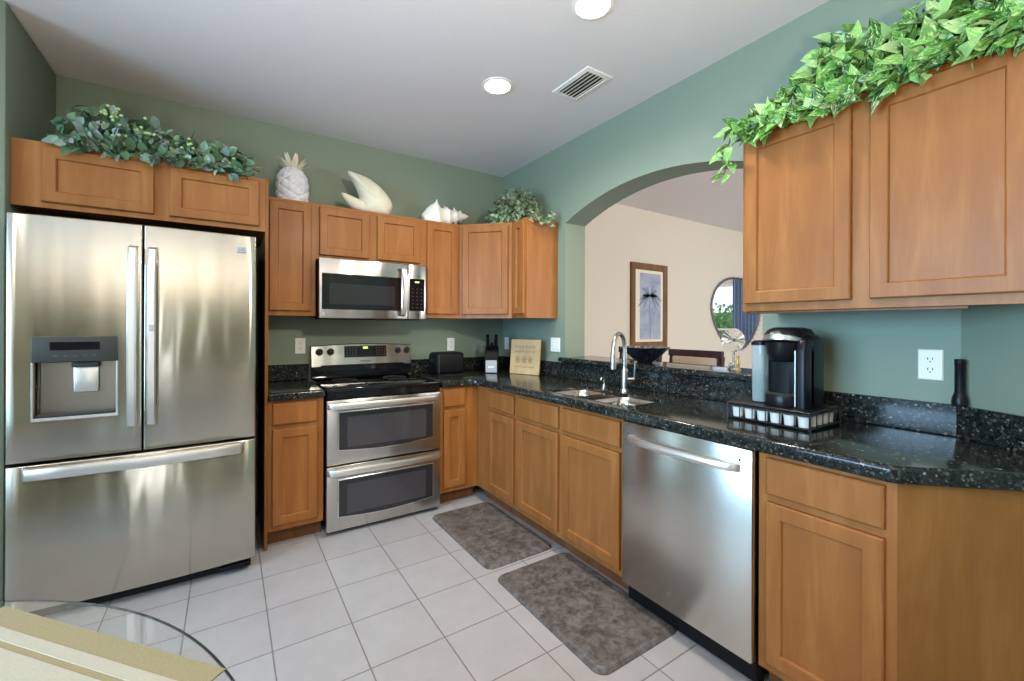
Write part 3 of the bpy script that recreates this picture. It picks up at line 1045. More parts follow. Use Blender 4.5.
# ------------------------------------------------------------------ dishwasher
DWW = .597
t = thing('dishwasher', 'stainless dishwasher with a bowed towel-bar handle under the counter', 'dishwasher', (-.642, -2.060, 0), RX)
MB().box(.004, .040, .02, DWW - .004, .60, .860, .003, 1).build('body', 'black_soft', t)
dd = MB().box(0, 0, .104, DWW, .038, .8635, .006).build('door', 'steel_dw', t)
b = MB()
xs = [.042, .050, .075, .15, .30, .45, .522, .547, .555]
yo = [-.002, -.018, -.032, -.046, -.052, -.046, -.032, -.018, -.002]
b.loft([[(x, y + .012, .775), (x, y, .778), (x, y - .005, .792), (x, y, .804), (x, y + .012, .807), (x, y + .016, .791)] for x, y in zip(xs, yo)])
b.build('handle', 'steel_lt', dd, sharp=40)
MB().box(0.001, .065, .0005, DWW - .001, .09, .100).build('toe_kick', 'black_soft', t)
b = MB().box(.548, -.0012, .815, .557, .004, .826, .0005, 1).build('badge', 'grey_plastic', dd)

# ------------------------------------------------------------------ outlets and switches


def outlet(label, loc, rot, kind='outlet', m='white', gangs=1):
    t = thing('wall_' + kind, label, kind, loc, rot)
    w = .035 + .023 * (gangs - 1)
    b = MB()
    ring = lambda i, y: [(-w + i, y, -.057 + i), (w - i, y, -.057 + i), (w - i, y, .057 - i), (-w + i, y, .057 - i)]
    b.loft([ring(0, -.0006), ring(0, -.003), ring(.003, -.006)])
    b.build('cover_plate', m, t)
    if kind == 'outlet':
        for z in (-.0195, .0195):
            r_ = MB().prism([(p[0], p[1] + z) for p in rr(-.017, .017, -.014, .014, .011, 4)], -.0075, -.0055, 0, 'y').build('receptacle', m, t)
            b = MB()
            for x in (-.0065, .0065): b.box(x - .0012, -.0078, z - .001, x + .0012, -.0070, z + .008)
            b.box(-.002, -.0078, z - .0095, .002, -.0070, z - .0055)
            b.build('socket_slots', 'dark', r_, sharp=0)
    else:
        for g in range(gangs):
            x = (g - (gangs - 1) / 2) * .046
            MB().box(x - .0165, -.0085, -.033, x + .0165, -.0055, .033, .0015, 1).build('rocker', m, t)
    return t


outlet('white outlet on the back wall left of the range', (-1.757, 0, 1.158), 0)
outlet('white outlet on the back wall above the toaster', (-.545, 0, 1.147), 0)
outlet('white switch on the arch wall, half behind the cutting board', (0, -.075, 1.150), RX, 'switch')
outlet('white double switch on the arch wall right of the cutting board', (0, -.790, 1.161), RX, 'switch', gangs=2)
outlet('ivory outlet on the green wall right of the coffee maker', (0, -2.977, 1.165), RX, m='ivory')

# ------------------------------------------------------------------ counter things
CT = CZ1 + .0005
t = thing('toaster', 'black toaster on the counter beside the range', 'toaster', (-.705, -.255, CT), .05)
MB().box(-.125, -.085, .010, .125, .085, .182, .028, 4).build('body', 'black_soft', t)
for y in (-.03, .03): MB().box(-.095, y - .013, .1815, .095, y + .013, .1835, .0005, 1).build('bread_slot', 'dark', t)
MB().box(-.138, -.016, .11, -.118, .016, .125, .003, 1).build('lever', 'black', t)
MB().box(-.112, -.0875, .016, -.106, -.083, .165, .001, 1).build('edge_trim', 'grey_plastic', t)
MB().box(-.115, -.075, .0, .115, .075, .0105).build('base', 'black', t)

t = thing('knife_block', 'black knife block with a grey front plate in the counter corner', 'knife block', (-.300, -.300, CT), -.60)
b = MB()
b.prism([(-.085, 0), (.075, 0), (.075, .14), (.055, .225), (-.035, .185), (-.075, .13)], -.056, .056, .004, 'x')
kb = b.build('block', 'black_soft', t, sharp=30)
MB().box(-.047, -.0895, .006, .047, -.0855, .108, .001, 1).build('front_plate', 'grey_lt', t)
MB().box(-.026, -.0915, .046, .026, -.0892, .060, .0005, 1).build('nameplate', 'mark', t)
rows = ['rear left', 'front left', 'front middle', 'front right', 'rear right']
kp = [(-.036, .035, .105), (-.034, -.008, .085), (.0, -.012, .055), (.034, -.008, .09), (.036, .035, .105)]
for nm, (x, y, ln) in zip(rows, kp):
    base = Vector((x, y, .190 + (y + .035) * .44))
    d = Vector((x * .12, -.40, 1)).normalized()
    Rm = Matrix.Rotation(-.60, 4, 'Z')
    k = thing('kitchen_knife', 'black-handled knife standing in the %s slot of the knife block' % nm, 'knife', Matrix.Translation((-.300, -.300, CT)) @ Rm @ base, -.60, 'knives in the knife block')
    h_ = MB().tube([d * -.004, d * .012, d * (ln * .5), d * (ln * .85), d * ln, d * (ln + .004)], [.010, .013, .0145, .013, .015, .009], 10)
    h_.build('handle', 'black', k)
    MB().tube([d * -.05, d * -.002], [.006, .0075], 8).build('bolster', 'steel_lt', k)

# cutting board leaning in the corner
bl = Vector((-.214, -.447, CT)); br_ = Vector((-.112, -.715, CT))
e1 = (br_ - bl).normalized()
nrm = Vector((-e1.y, e1.x, 0))
if nrm.x < 0: nrm = -nrm
tilt = math.radians(5)
t = thing('cutting_board', 'pale bamboo board with burnt lettering leaning in the counter corner', 'cutting board', bl, 0)
upv = (Vector((0, 0, 1)) * math.cos(tilt) + nrm * math.sin(tilt))
nv = e1.cross(upv)
t.matrix_world = Matrix(((e1.x, -nv.x, upv.x, bl.x), (e1.y, -nv.y, upv.y, bl.y), (e1.z, -nv.z, upv.z, bl.z + .0), (0, 0, 0, 1)))
bw_ = (br_ - bl).length
MB().prism(rr(0, bw_, 0.0, .286, .008, 4), .0, .018, .002, 'y').build('board', 'bamboo', t)
random.seed(5)
b = MB()
def stroke(pts, r=.0022):
    for p, q in zip(pts, pts[1:]):
        d = (Vector(q) - Vector(p)); n2 = Vector((-d.y, d.x)).normalized() * r
        b.f([b.v(p[0] + n2.x, -.0006, p[1] + n2.y), b.v(q[0] + n2.x, -.0006, q[1] + n2.y), b.v(q[0] - n2.x, -.0006, q[1] - n2.y), b.v(p[0] - n2.x, -.0006, p[1] - n2.y)])
for row, (z, n_, am) in enumerate(((.225, 9, .012), (.185, 6, .008), (.06, 10, .006))):
    x = .045
    while x < bw_ - .05:
        stroke([(x + k * .006, z + am * math.sin(k * 1.7 + row + x * 90)) for k in range(5)]); x += .034
for cx in (.075, .140, .200):
    for a in range(7):
        a_ = a * 2 * PI / 7
        stroke([(cx, .120), (cx + .020 * math.cos(a_), .120 + .026 * math.sin(a_)), (cx + .026 * math.cos(a_ + .5), .120 + .030 * math.sin(a_ + .5))])
b.build('burnt_design', 'board_print', t, sharp=0, recalc=False)

# coffee pods drawer, pods, coffee maker
RX0, RX1, RY0, RY1 = -.405, -.135, -2.742, -2.432
t = thing('pod_drawer', 'black wire coffee pod drawer under the coffee maker', 'coffee pod drawer', (RX0, RY1, CT), RX)
w, d = RY1 - RY0, RX1 - RX0
b = MB()
b.box(0, 0, .066, w, d, .072, .002, 1)
b.build('top_shelf', 'black', t)
b = MB()
r_ = .0028
for z in (.009, .060):
    for (p, q) in (((0, 0), (w, 0)), ((w, 0), (w, d)), ((w, d), (0, d)), ((0, d), (0, 0))):
        b.tube([(p[0], p[1], z), (q[0], q[1], z)], r_, 8)
for x, y in ((0, 0), (w, 0), (w, d), (0, d)):
    b.tube([(x, y, 0), (x, y, .068)], .0038, 8)
b.build('wire_frame', 'wire', t)
b = MB().box(.006, .006, .008, w - .006, d - .006, .0105)
b.build('drawer_floor', 'black', t)
b = MB()
for k in range(1, 6): b.tube([(w * k / 6, -.001, .009), (w * k / 6, -.001, .060)], .0018, 6)
for k in range(1, 5): b.tube([(w + .001, d * k / 5, .009), (w + .001, d * k / 5, .060)], .0018, 6)
b.build('drawer_wires', 'wire', t)
ordn = ['first', 'second', 'third', 'fourth', 'fifth', 'sixth', 'seventh', 'eighth', 'ninth', 'tenth']


def pod_mesh():
    c = MB().lathe([(.0175, .0), (.0185, .001), (.0215, .036), (.0215, .0385)], 20)
    l = MB().lathe([(.0225, .0385), (.0245, .0388), (.0245, .0405), (.021, .0408), (.0205, .0402), (.0, .0402)], 20, cap1=False)
    return c, l


pc = pl_ = None
spots = [(RX0 + .030, RY1 - .030 - k * .0500) for k in range(6)] + [(RX0 + .030 + (k + 1) * .0500, RY0 + .030) for k in range(4)]
for i, (x, y) in enumerate(spots):
    lab = ('white coffee pod, %s from the left in the front row of the pod drawer' % ordn[i]) if i < 6 else \
          ('white coffee pod, %s behind the corner pod along the right end of the drawer' % ordn[i - 6])
    p_ = thing('coffee_pod', lab, 'coffee pod', (x, y, CT + .0108), 0, 'coffee pods in the wire drawer')
    if pc is None:
        c, l = pod_mesh()
        pc = c.build('cup', 'pod', p_); pl_ = l.build('lid', 'foil', p_)
    else:
        for s_ in (pc, pl_):
            o = s_.copy(); o.parent = p_; COL.objects.link(o)

KZ = CT + .0727
t = thing('coffee_maker', 'black single-cup coffee maker with a clear water tank', 'coffee maker', (-.372, -2.598, KZ), RX)
t.scale = (.86, .74, 1)
# local: front y=0, x right
b = MB()
def kb_(x0, x1, y0, y1, r, z): return [(p[0], p[1], z) for p in rr(x0, x1, y0, y1, r, 5)]
b.loft([kb_(-.062, .118, .085, .285, .03, .0), kb_(-.064, .120, .083, .287, .03, .006), kb_(-.064, .120, .083, .287, .03, .235),
        kb_(-.060, .116, .090, .282, .035, .268), kb_(-.040, .100, .115, .262, .04, .285)])
b.build('body', 'black', t, sharp=45)
# right cheek column
b = MB()
b.loft([kb_(.078, .120, .040, .150, .012, .0), kb_(.078, .120, .040, .150, .012, .225), kb_(.076, .118, .055, .15, .014, .262), kb_(.08, .112, .075, .15, .014, .272)])
b.build('side_column', 'black', t, sharp=45)
MB().box(.0755, .0405, .004, .0805, .0455, .225, .001, 1).build('chrome_strip', 'steel_lt', t)
# cup bay back
b = MB()
b.loft([[(.010 + .072 * math.cos(a), .115 - .035 * math.sin(a), z) for a in [PI * k / 12 for k in range(13)]] + [(-.062, .16, z), (.082, .16, z)] for z in (.04, .20)])
b.build('cup_bay', 'black_soft', t, sharp=45)
# drip base
def hr(cx, cy, rx, ry, yb, z): return [(cx + rx * math.cos(a), cy - ry * math.sin(a), z) for a in [PI * k / 16 for k in range(17)]] + [(cx - rx, yb, z), (cx + rx, yb, z)]
b = MB()
b.loft([hr(.012, .085, .074, .082, .13, 0), hr(.012, .085, .076, .084, .13, .006), hr(.012, .085, .076, .084, .13, .040), hr(.012, .085, .072, .080, .13, .046)])
b.build('drip_tray_base', 'black', t, sharp=40)
b = MB()
b.loft([hr(.012, .085, .064, .070, .1, .0462), hr(.012, .085, .064, .070, .1, .048)])
b.build('drip_grate', 'grey_plastic', t, sharp=40)
# brew head
b = MB()
b.loft([hr(.010, .095, .050, .060, .17, .178), hr(.010, .095, .060, .072, .17, .188), hr(.010, .095, .070, .086, .17, .215), hr(.010, .095, .076, .092, .17, .255)])
b.build('brew_head', 'black', t, sharp=45)
b = MB()
b.loft([hr(.010, .105, .078, .100, .20, .258), hr(.010, .105, .084, .106, .22, .268), hr(.010, .105, .080, .100, .235, .292), hr(.010, .105, .066, .080, .235, .308), hr(.010, .110, .040, .048, .22, .316)])
lid = b.build('lid', 'black', t, sharp=60)
b = MB()
n = 18
lp_ = []
for k in range(n + 1):
    a = PI * (.04 + .92 * k / n)
    zc = .262 + .016 * math.sin(a)
    th = .006 + .008 * math.sin(a)
    ox, oy = .010 + .088 * math.cos(a), .105 - .112 * math.sin(a)
    ix, iy = .010 + .080 * math.cos(a), .105 - .102 * math.sin(a)
    lp_.append([(ix, iy, zc - th), (ox, oy, zc - th * .7), (ox, oy, zc + th * .7), (ix, iy, zc + th)])
b.loft(lp_)
b.build('lid_handle', 'steel_lt', lid, sharp=45)
text('lettering', 'KEURIG', .013, 'grey_lt', lid, (.010, -.0005, .2905), (PI / 2 - .75, 0, 0))
# reservoir on the left
b = MB()
b.loft([kb_(-.124, -.068, .060, .265, .018, .004), kb_(-.126, -.067, .058, .267, .02, .010), kb_(-.128, -.067, .056, .270, .02, .238), kb_(-.128, -.067, .056, .270, .02, .240)])
b.build('water_tank', 'tank', t, sharp=45)
b = MB()
b.loft([kb_(-.130, -.066, .054, .272, .02, .2405), kb_(-.130, -.066, .054, .272, .02, .252), kb_(-.122, -.068, .064, .262, .02, .260)])
b.build('tank_lid', 'black', t, sharp=45)

# flashlight standing on the backsplash
t = thing('flashlight', 'small black flashlight standing head-down on the backsplash ledge', 'flashlight', (-.037, -3.060, 1.0275))
MB().lathe([(.017, 0), (.021, .004), (.022, .016), (.020, .030), (.0145, .046)], 20).build('head', 'black', t)
b = MB().lathe([(.0145, .046), (.0135, .05), (.0135, .145), (.0145, .147), (.0145, .162), (.013, .165)], 20)
b.build('barrel', 'black_soft', t)

# ------------------------------------------------------------------ bar things
BZ = 1.0705
t = thing('bowl', 'wide black decorative bowl on the bar ledge', 'bowl', (.115, -1.575, BZ))
MB().lathe([(.048, 0), (.050, .004), (.070, .018), (.108, .050), (.140, .084), (.158, .098), (.160, .101), (.152, .1005), (.134, .089), (.100, .054), (.060, .024), (.0, .018)], 40, cap1=False).build('body', 'bowl', t, sharp=50)
MB().lathe([(.160, .1012), (.158, .1035), (.140, .0925), (.137, .0905), (.150, .1005)], 40, cap0=False, cap1=False).build('rim', 'bowl_in', t)

t = thing('glass_ornament', 'round ribbed glass ornament on a stem before the mirror', 'ornament', (.150, -2.150, BZ))
MB().lathe([(.034, 0), (.034, .004), (.010, .010), (.006, .03), (.006, .095), (.012, .1)], 18).build('stem', 'glass', t)
b = MB()
va = Vector((.83, -.56, 0)).normalized()
vn = Vector((-.56, -.83, 0))
c0 = Vector((0, 0, .100))
nr, na = 6, 40
loops = []
for s_ in (-1, 1):
    pass
for i in range(nr + 1):
    rr_ = .004 + .062 * i / nr
    lp = []
    for k in range(na):
        a = 2 * PI * k / na
        rib = .0022 * (1 if k % 2 else -1) * i / nr
        P_ = Vector((0, 0, .162)) + va * (rr_ * math.cos(a)) + Vector((0, 0, 1)) * rr_ * math.sin(a) + vn * (.006 + rib - .010 * (i / nr) ** 2)
        lp.append(P_)
    loops.append(lp)
back = []
for i in range(nr, -1, -1):
    rr_ = .004 + .062 * i / nr
    back.append([Vector((0, 0, .162)) + va * (rr_ * math.cos(2 * PI * k / na)) + Vector((0, 0, 1)) * rr_ * math.sin(2 * PI * k / na) + vn * (.001 - .010 * (i / nr) ** 2) for k in range(na)])
b.loft(loops + back)
b.build('ribbed_disc', 'glass', t, sharp=20)
t = thing('figurine', 'small gold figurine on the bar ledge beside the coffee maker', 'figurine', (.13, -2.185, BZ))
MB().lathe([(.014, 0), (.014, .006), (.007, .012), (.011, .03), (.013, .045), (.008, .058), (.006, .066)], 14).build('body', 'gold', t)
MB().lathe([(.0, 0), (.007, .003), (.009, .010), (.006, .017), (.0, .019)], 12, (0, 0, .065), False, False).build('head', 'gold', t)
t = thing('figurine', 'tiny dark figurine on the bar ledge left of the gold one', 'figurine', (.16, -2.125, BZ))
MB().lathe([(.011, 0), (.011, .004), (.006, .010), (.009, .022), (.005, .034), (.0, .038)], 12, cap1=False).build('body', 'bead', t)

# bar stools on the dining side


def bar_stool(y0, y1, label):
    yc = (y0 + y1) / 2; w = y1 - y0
    t = thing('bar_stool', label, 'bar stool', (.60, yc, 0), RX, 'bar stools behind the bar')
    # local: front toward -x of room? seat faces the bar: local -y = world -x
    hw = w / 2
    for x in (-hw + .02, hw - .02):
        MB().box(x - .018, -.17, 0.0005, x + .018, -.134, .70, .004, 1).build('leg', 'dark_wood', t)
        b = MB()
        b.loft([[(x - .018, yy, z), (x + .018, yy, z), (x + .018, yy + .034, z), (x - .018, yy + .034, z)] for yy, z in ((.15, .0005), (.13, .70), (.140, .9), (.165, 1.09))])
        b.build('leg', 'dark_wood', t)
    MB().box(-hw + .02, -.165, .28, hw - .02, -.14, .31, .003, 1).build('stretcher', 'dark_wood', t)
    MB().box(-hw, -.18, .690, hw, .165, .760, .025, 3).build('seat', 'seat_cloth', t)
    MB().box(-hw + .038, .142, .80, hw - .038, .178, 1.082, .012, 2).build('back_cushion', 'seat_cloth', t)
    b = MB()
    n = 10
    b.loft([[(-hw + w * k / n, .150 + .012 * math.sin(PI * k / n), z) if i < 2 else (-hw + w * k / n, .182 + .012 * math.sin(PI * k / n), z) for i, z in enumerate((1.080, 1.132, 1.132, 1.080))] for k in range(n + 1)])
    b.build('top_rail', 'dark_wood', t)
    return t


bar_stool(-1.73, -1.29, 'dark wood bar stool behind the bar, right of the black bowl')
bar_stool(-1.20, -.77, 'dark wood bar stool behind the faucet, left of the black bowl')

# ------------------------------------------------------------------ dining room wall
t = thing('framed_picture', 'tall framed palm tree print on the cream dining wall', 'picture', (1.785, -.001, 1.050))
PW, PH = .672, 1.032
b = MB()
def rg(i, y): return [(i, y, i), (PW - i, y, i), (PW - i, y, PH - i), (i, y, PH - i)]
b.loft([rg(0, 0), rg(0, -.024), rg(.012, -.032), rg(.066, -.028), rg(.080, -.016), rg(.080, -.008)], True, False)
b.build('frame', 'oak', t, sharp=30)
MB().box(.06, -.012, .06, PW - .06, -.006, PH - .06).build('mat_board', 'matboard', t)
pr_ = MB().box(.160, -.0135, .110, PW - .125, -.011, .915).build('print', 'print', t)
random.seed(11)
b = MB()
def flat(pts): b.f([b.v(p[0], -.0142, p[1]) for p in pts])
tr = [(.345 + .012 * math.sin(k * .5), .13 + k * .043) for k in range(13)]
for (p, q) in zip(tr, tr[1:]): flat([(p[0] - .007, p[1]), (p[0] + .010, p[1]), (q[0] + .008, q[1]), (q[0] - .008, q[1])])
cx, cz = tr[-1]
for k in range(13):
    a = math.radians(-35 + 250 * k / 12)
    L0 = .17 + .03 * (k % 3)
    q = [(cx + L0 * u * math.cos(a), cz + L0 * u * math.sin(a) - .09 * u * u) for u in (0, .25, .5, .75, 1)]
    wd = [.004, .024, .032, .024, .001]
    for i in range(4): flat([(q[i][0], q[i][1] - wd[i]), (q[i + 1][0], q[i + 1][1] - wd[i + 1]), (q[i + 1][0], q[i + 1][1] + wd[i + 1] * .6), (q[i][0], q[i][1] + wd[i] * .6)])
b.build('palm_drawing', 'print_ink', pr_, sharp=0, recalc=False)

t = thing('wall_mirror', 'shield-shaped wall mirror in a thin beaded frame', 'mirror', (4.10, -.001, .985))
def mo(g):
    pts = []
    for k in range(48):
        a = 2 * PI * k / 48
        sx, sz = math.cos(a), math.sin(a)
        rx = .66; z = .60 + .45 * sz
        x = rx * (abs(sx) ** .85) * (1 if sx > 0 else -1)
        if sz < 0:
            z = .60 - .60 * abs(sz); x *= (1 - .28 * abs(sz) ** 1.5)
        d = math.hypot(x, z - .55) or 1
        pts.append((x * (1 + g / d), .55 + (z - .55) * (1 + g / d)))
    return pts
MB().prism(mo(-.002), -.014, -.010, 0, 'y').build('mirror_glass', 'mirror', t, sharp=30)
b = MB()
n_ = mo(0)
b.loft([[(p[0], -.001, p[1]) for p in mo(.012)], [(p[0], -.024, p[1]) for p in mo(.012)], [(p[0], -.028, p[1]) for p in mo(0)], [(p[0], -.016, p[1]) for p in mo(-.016)]], True, False)
b.build('frame', 'bead', t, sharp=40)
b = MB()
pm_ = mo(.016)
for k in range(0, 48):
    p = pm_[k]
    b.lathe([(.0, -.010), (.008, -.007), (.010, 0), (.008, .007), (.0, .010)], 8, (p[0], -.022, p[1]), False, False)
b.build('beading', 'bead', t)['kind'] = 'stuff'

# seen only in the mirror: curtain and the hedge outside
t = thing('curtain', 'blue-grey curtain beside the dining window, seen in the mirror', 'curtain', (6.22, -.85, .04))
b = MB()
n = 60
f_ = [(.035 * math.sin(k * 1.25), -.42 + .84 * k / n) for k in range(n + 1)]
b.loft([[(p[0] * .8, p[1], z) for p in f_] + [(p[0] * .8 + .004, p[1], z) for p in f_[::-1]] for z in (0, 1.2, 2.32)])
b.build('panel', 'curtain', t, sharp=80)
MB().tube([(0, -.5, 2.33), (0, .5, 2.33)], .014, 12).build('rod', 'bead', t)


def leaf(b, pos, d, nrm, L, Wd, prof, col, fold=.25, curl=.3):
    d = d.normalized(); side = d.cross(nrm)
    if side.length < 1e-3: side = d.cross(Vector((.3, .5, .8)))
    side.normalize(); nn = side.cross(d).normalized()
    rows = []
    for u, wv in prof:
        c = pos + d * (L * u) - nn * (curl * L * u * u)
        hw = Wd * wv * .5
        lift = nn * (hw * fold)
        rows.append(([b.bm.verts.new(c - side * hw + lift), b.bm.verts.new(c), b.bm.verts.new(c + side * hw + lift)] if wv > 0 else [b.bm.verts.new(c)], u))
    def add(vs, uvs):
        f = b.bm.faces.new(vs); f.smooth = True
        for lp, uv in zip(f.loops, uvs):
            lp[b.col] = (*col, 1); lp[b.uv].uv = uv
    ox, oy = random.random() * 20, random.random() * 20
    for (A, ua), (B, ub) in zip(rows, rows[1:]):
        if len(A) == 1 and len(B) == 3:
            add([A[0], B[0], B[1]], [(ox, oy + ua), (ox - .5, oy + ub), (ox, oy + ub)]); add([A[0], B[1], B[2]], [(ox, oy + ua), (ox, oy + ub), (ox + .5, oy + ub)])
        elif len(A) == 3 and len(B) == 3:
            for i in (0, 1): add([A[i], B[i], B[i + 1], A[i + 1]], [(ox + (i - 1) * .5, oy + ua), (ox + (i - 1) * .5, oy + ub), (ox + i * .5, oy + ub), (ox + i * .5, oy + ua)])
        elif len(A) == 3:
            add([A[0], B[0], A[1]], [(ox - .5, oy + ua), (ox, oy + ub), (ox, oy + ua)]); add([A[1], B[0], A[2]], [(ox, oy + ua), (ox, oy + ub), (ox + .5, oy + ua)])


def leafmb():
    b = MB()
    b.col = b.bm.loops.layers.float_color.new('Col'); b.uv = b.bm.loops.layers.uv.new('UVMap')
    return b


HEART = [(0, .0), (-.04, .45), (.06, .85), (.20, 1.0), (.38, .95), (.56, .74), (.74, .45), (.90, .16), (1, 0)]
OVAL = [(0, .0), (.12, .5), (.35, .95), (.6, 1.0), (.85, .55), (1, 0)]
IVY = [(0, .0), (-.05, .7), (.15, 1.0), (.38, .72), (.55, .55), (.8, .25), (1, 0)]


def vary(c, s):
    k = 1 + random.uniform(-s, s)
    return tuple(max(0, min(1, x * k * (1 + random.uniform(-.06, .06)))) for x in c)


def rnd_dir(bias, spread):
    return (Vector(bias) + Vector((random.gauss(0, 1), random.gauss(0, 1), random.gauss(0, 1))) * spread).normalized()


# hedge outside the dining window
random.seed(3)
t = thing('hedge', 'green hedge outside the dining window, seen in the mirror', 'hedge', (8.4, -2.1, -.25))
b = leafmb()
for k in range(3200):
    p = Vector((random.gauss(0, .25), random.uniform(-2, 2), random.uniform(.1, 2.05) + .12 * random.random()))
    leaf(b, p, rnd_dir((-.8, 0, .4), .7), rnd_dir((-.6, 0, .7), .5), .10, .07, OVAL, vary(srgb(120, 160, 100), .4))
b.build('foliage', 'leaf_grey', t, sharp=0, recalc=False)
MB().box(-.2, -2, 0, .2, 2, 1.95, .1).build('branches', 'hedge', t)

# ------------------------------------------------------------------ ornaments on the cabinets
UZ = UT + .0005
t = thing('pineapple_statue', 'white ceramic pineapple standing on the cabinet beside the fridge', 'ornament', (-1.832, -.190, UZ))
t.scale = (.87, .87, .95)
b = MB()
nz, na = 44, 72
loops = []
for j in range(nz + 1):
    u = j / nz
    z = .262 * u
    r = .113 * (1 - abs(2 * u - .86) ** 2.6 * (.24 if u < .43 else .62)) ** .5
    if u > .93: r *= 1 - (u - .93) / .07 * .55
    lp = []
    for k in range(na):
        a = 2 * PI * k / na
        q1 = (a * 7 / (2 * PI) + u * 4.2) % 1; q2 = (a * 7 / (2 * PI) - u * 4.2) % 1
        bumpy = min(q1, 1 - q1, q2, 1 - q2) * 2
        rr_ = r * (1 + .13 * (bumpy ** .6) - .05)
        lp.append((rr_ * math.cos(a), rr_ * math.sin(a), z))
    loops.append(lp)
b.loft(loops)
b.build('body', 'white_ceramic', t, sharp=0)
b = MB()
for ringi, (nl, tl, L0, z0) in enumerate(((8, 1.05, .085, .250), (7, .65, .105, .252), (5, .25, .110, .254))):
    for k in range(nl):
        a = 2 * PI * (k + .5 * ringi) / nl
        d = Vector((math.cos(a) * math.sin(tl), math.sin(a) * math.sin(tl), math.cos(tl)))
        p0 = Vector((math.cos(a), math.sin(a), 0)) * (.040 - ringi * .012) + Vector((0, 0, z0))
        sd_ = Vector((-math.sin(a), math.cos(a), 0)); nn = d.cross(sd_)
        lps = []
        for u, wv in ((0, .9), (.3, 1.0), (.65, .72), (.9, .34), (1, .05)):
            c = p0 + d * L0 * u + Vector((0, 0, .0)) + Vector((math.cos(a), math.sin(a), 0)) * (.012 * u * u)
            lps.append([c + sd_ * .020 * wv, c + nn * .006 * wv, c - sd_ * .020 * wv, c - nn * .006 * wv])
        b.loft(lps)
b.build('crown', 'cream_ceramic', t, sharp=50)


def star_shell(name, m, parent, pts, c, hfun, ns=14, na=120, y=0):
    """smooth star-shaped outline (x,z) about c, domed front and back"""
    def cr(p0, p1, p2, p3, u): return tuple(.5 * (2 * b_ + (c_ - a_) * u + (2 * a_ - 5 * b_ + 4 * c_ - d_) * u * u + (3 * b_ - a_ - 3 * c_ + d_) * u ** 3) for a_, b_, c_, d_ in zip(p0, p1, p2, p3))
    m_ = len(pts)
    pts = [cr(pts[i - 1], pts[i], pts[(i + 1) % m_], pts[(i + 2) % m_], u / 4) for i in range(m_) for u in range(4)]
    n = len(pts)
    ang = sorted([(math.atan2(p[1] - c[1], p[0] - c[0]), math.hypot(p[0] - c[0], p[1] - c[1])) for p in pts])
    def R(a):
        for i in range(n):
            a0, r0 = ang[i]; a1, r1 = ang[(i + 1) % n]
            if i == n - 1: a1 += 2 * PI
            aa = a if a >= ang[0][0] else a + 2 * PI
            if a0 <= aa <= a1 + 1e-9:
                u = (aa - a0) / max(1e-6, a1 - a0)
                # straight chord between the outline points
                x0, y0, x1, y1 = r0 * math.cos(a0), r0 * math.sin(a0), r1 * math.cos(a1), r1 * math.sin(a1)
                den = (x1 - x0) * math.sin(aa) - (y1 - y0) * math.cos(aa)
                if abs(den) < 1e-9: return r0
                return (x1 - x0) * y0 / den * -1 + (y1 - y0) * x0 / den if False else abs((x0 * y1 - x1 * y0) / ((y1 - y0) * math.cos(aa) - (x1 - x0) * math.sin(aa)))
        return ang[0][1]
    b = MB()
    loops = []
    A = [-PI + 2 * PI * k / na for k in range(na)]
    RR = [R(a) for a in A]
    for side in (-1, 1):
        seq = [i / ns for i in range(1, ns + 1)] if side < 0 else [i / ns for i in range(ns - 1, 0, -1)]
        for s_ in seq:
            s2 = math.sin(s_ * PI / 2)
            loops.append([(c[0] + RR[k] * s2 * math.cos(A[k]), y + side * hfun(s2, A[k], RR[k]), c[1] + RR[k] * s2 * math.sin(A[k])) for k in range(na)])
    b.loft(loops)
    return b.build(name, m, parent, sharp=0)


def sm(a, lo, hi, w=.25):
    return max(0, min(1, (a - lo) / w)) * max(0, min(1, (hi - a) / w))


t = thing('seashell', 'large cream fan-lipped seashell on the cabinet above the microwave', 'seashell', (-1.288, -.175, UZ))
t.scale = (1.06, 1, .93)
kz = 1 / 941.0
def zp(x, y): return ((x - 270) * kz, (372 - y) * kz + .030)
pts = [zp(*p) for p in ((108, 90), (170, 95), (235, 111), (275, 134), (310, 161), (350, 200), (380, 240), (397, 272), (405, 305), (401, 335), (388, 362), (360, 402), (270, 408), (205, 402), (186, 370), (180, 335), (182, 305), (186, 275), (178, 240), (160, 195), (135, 142))]
def hf(s, a, r):
    fan = sm(a, 1.45, 2.75, .35)
    base = .078 * math.sqrt(max(0, 1 - s * s)) * (1 - .45 * fan * s)
    lip = .016 * (1 - s ** 8)
    return base + lip + .0055 * fan * s ** 3 * math.cos(a * 40) * (1 - s ** 12)
star_shell('body', 'cream_ceramic', t, pts, zp(285, 300), hf)
b = MB()
tp = [(260, 345), (200, 345), (155, 328), (115, 298), (84, 272), (70, 262)]
b.tube([(zp(*q)[0], -.012, zp(*q)[1]) for q in tp], [.058, .056, .047, .033, .015, .003], 18)
b.build('tail_lip', 'cream_ceramic', t, sharp=60)

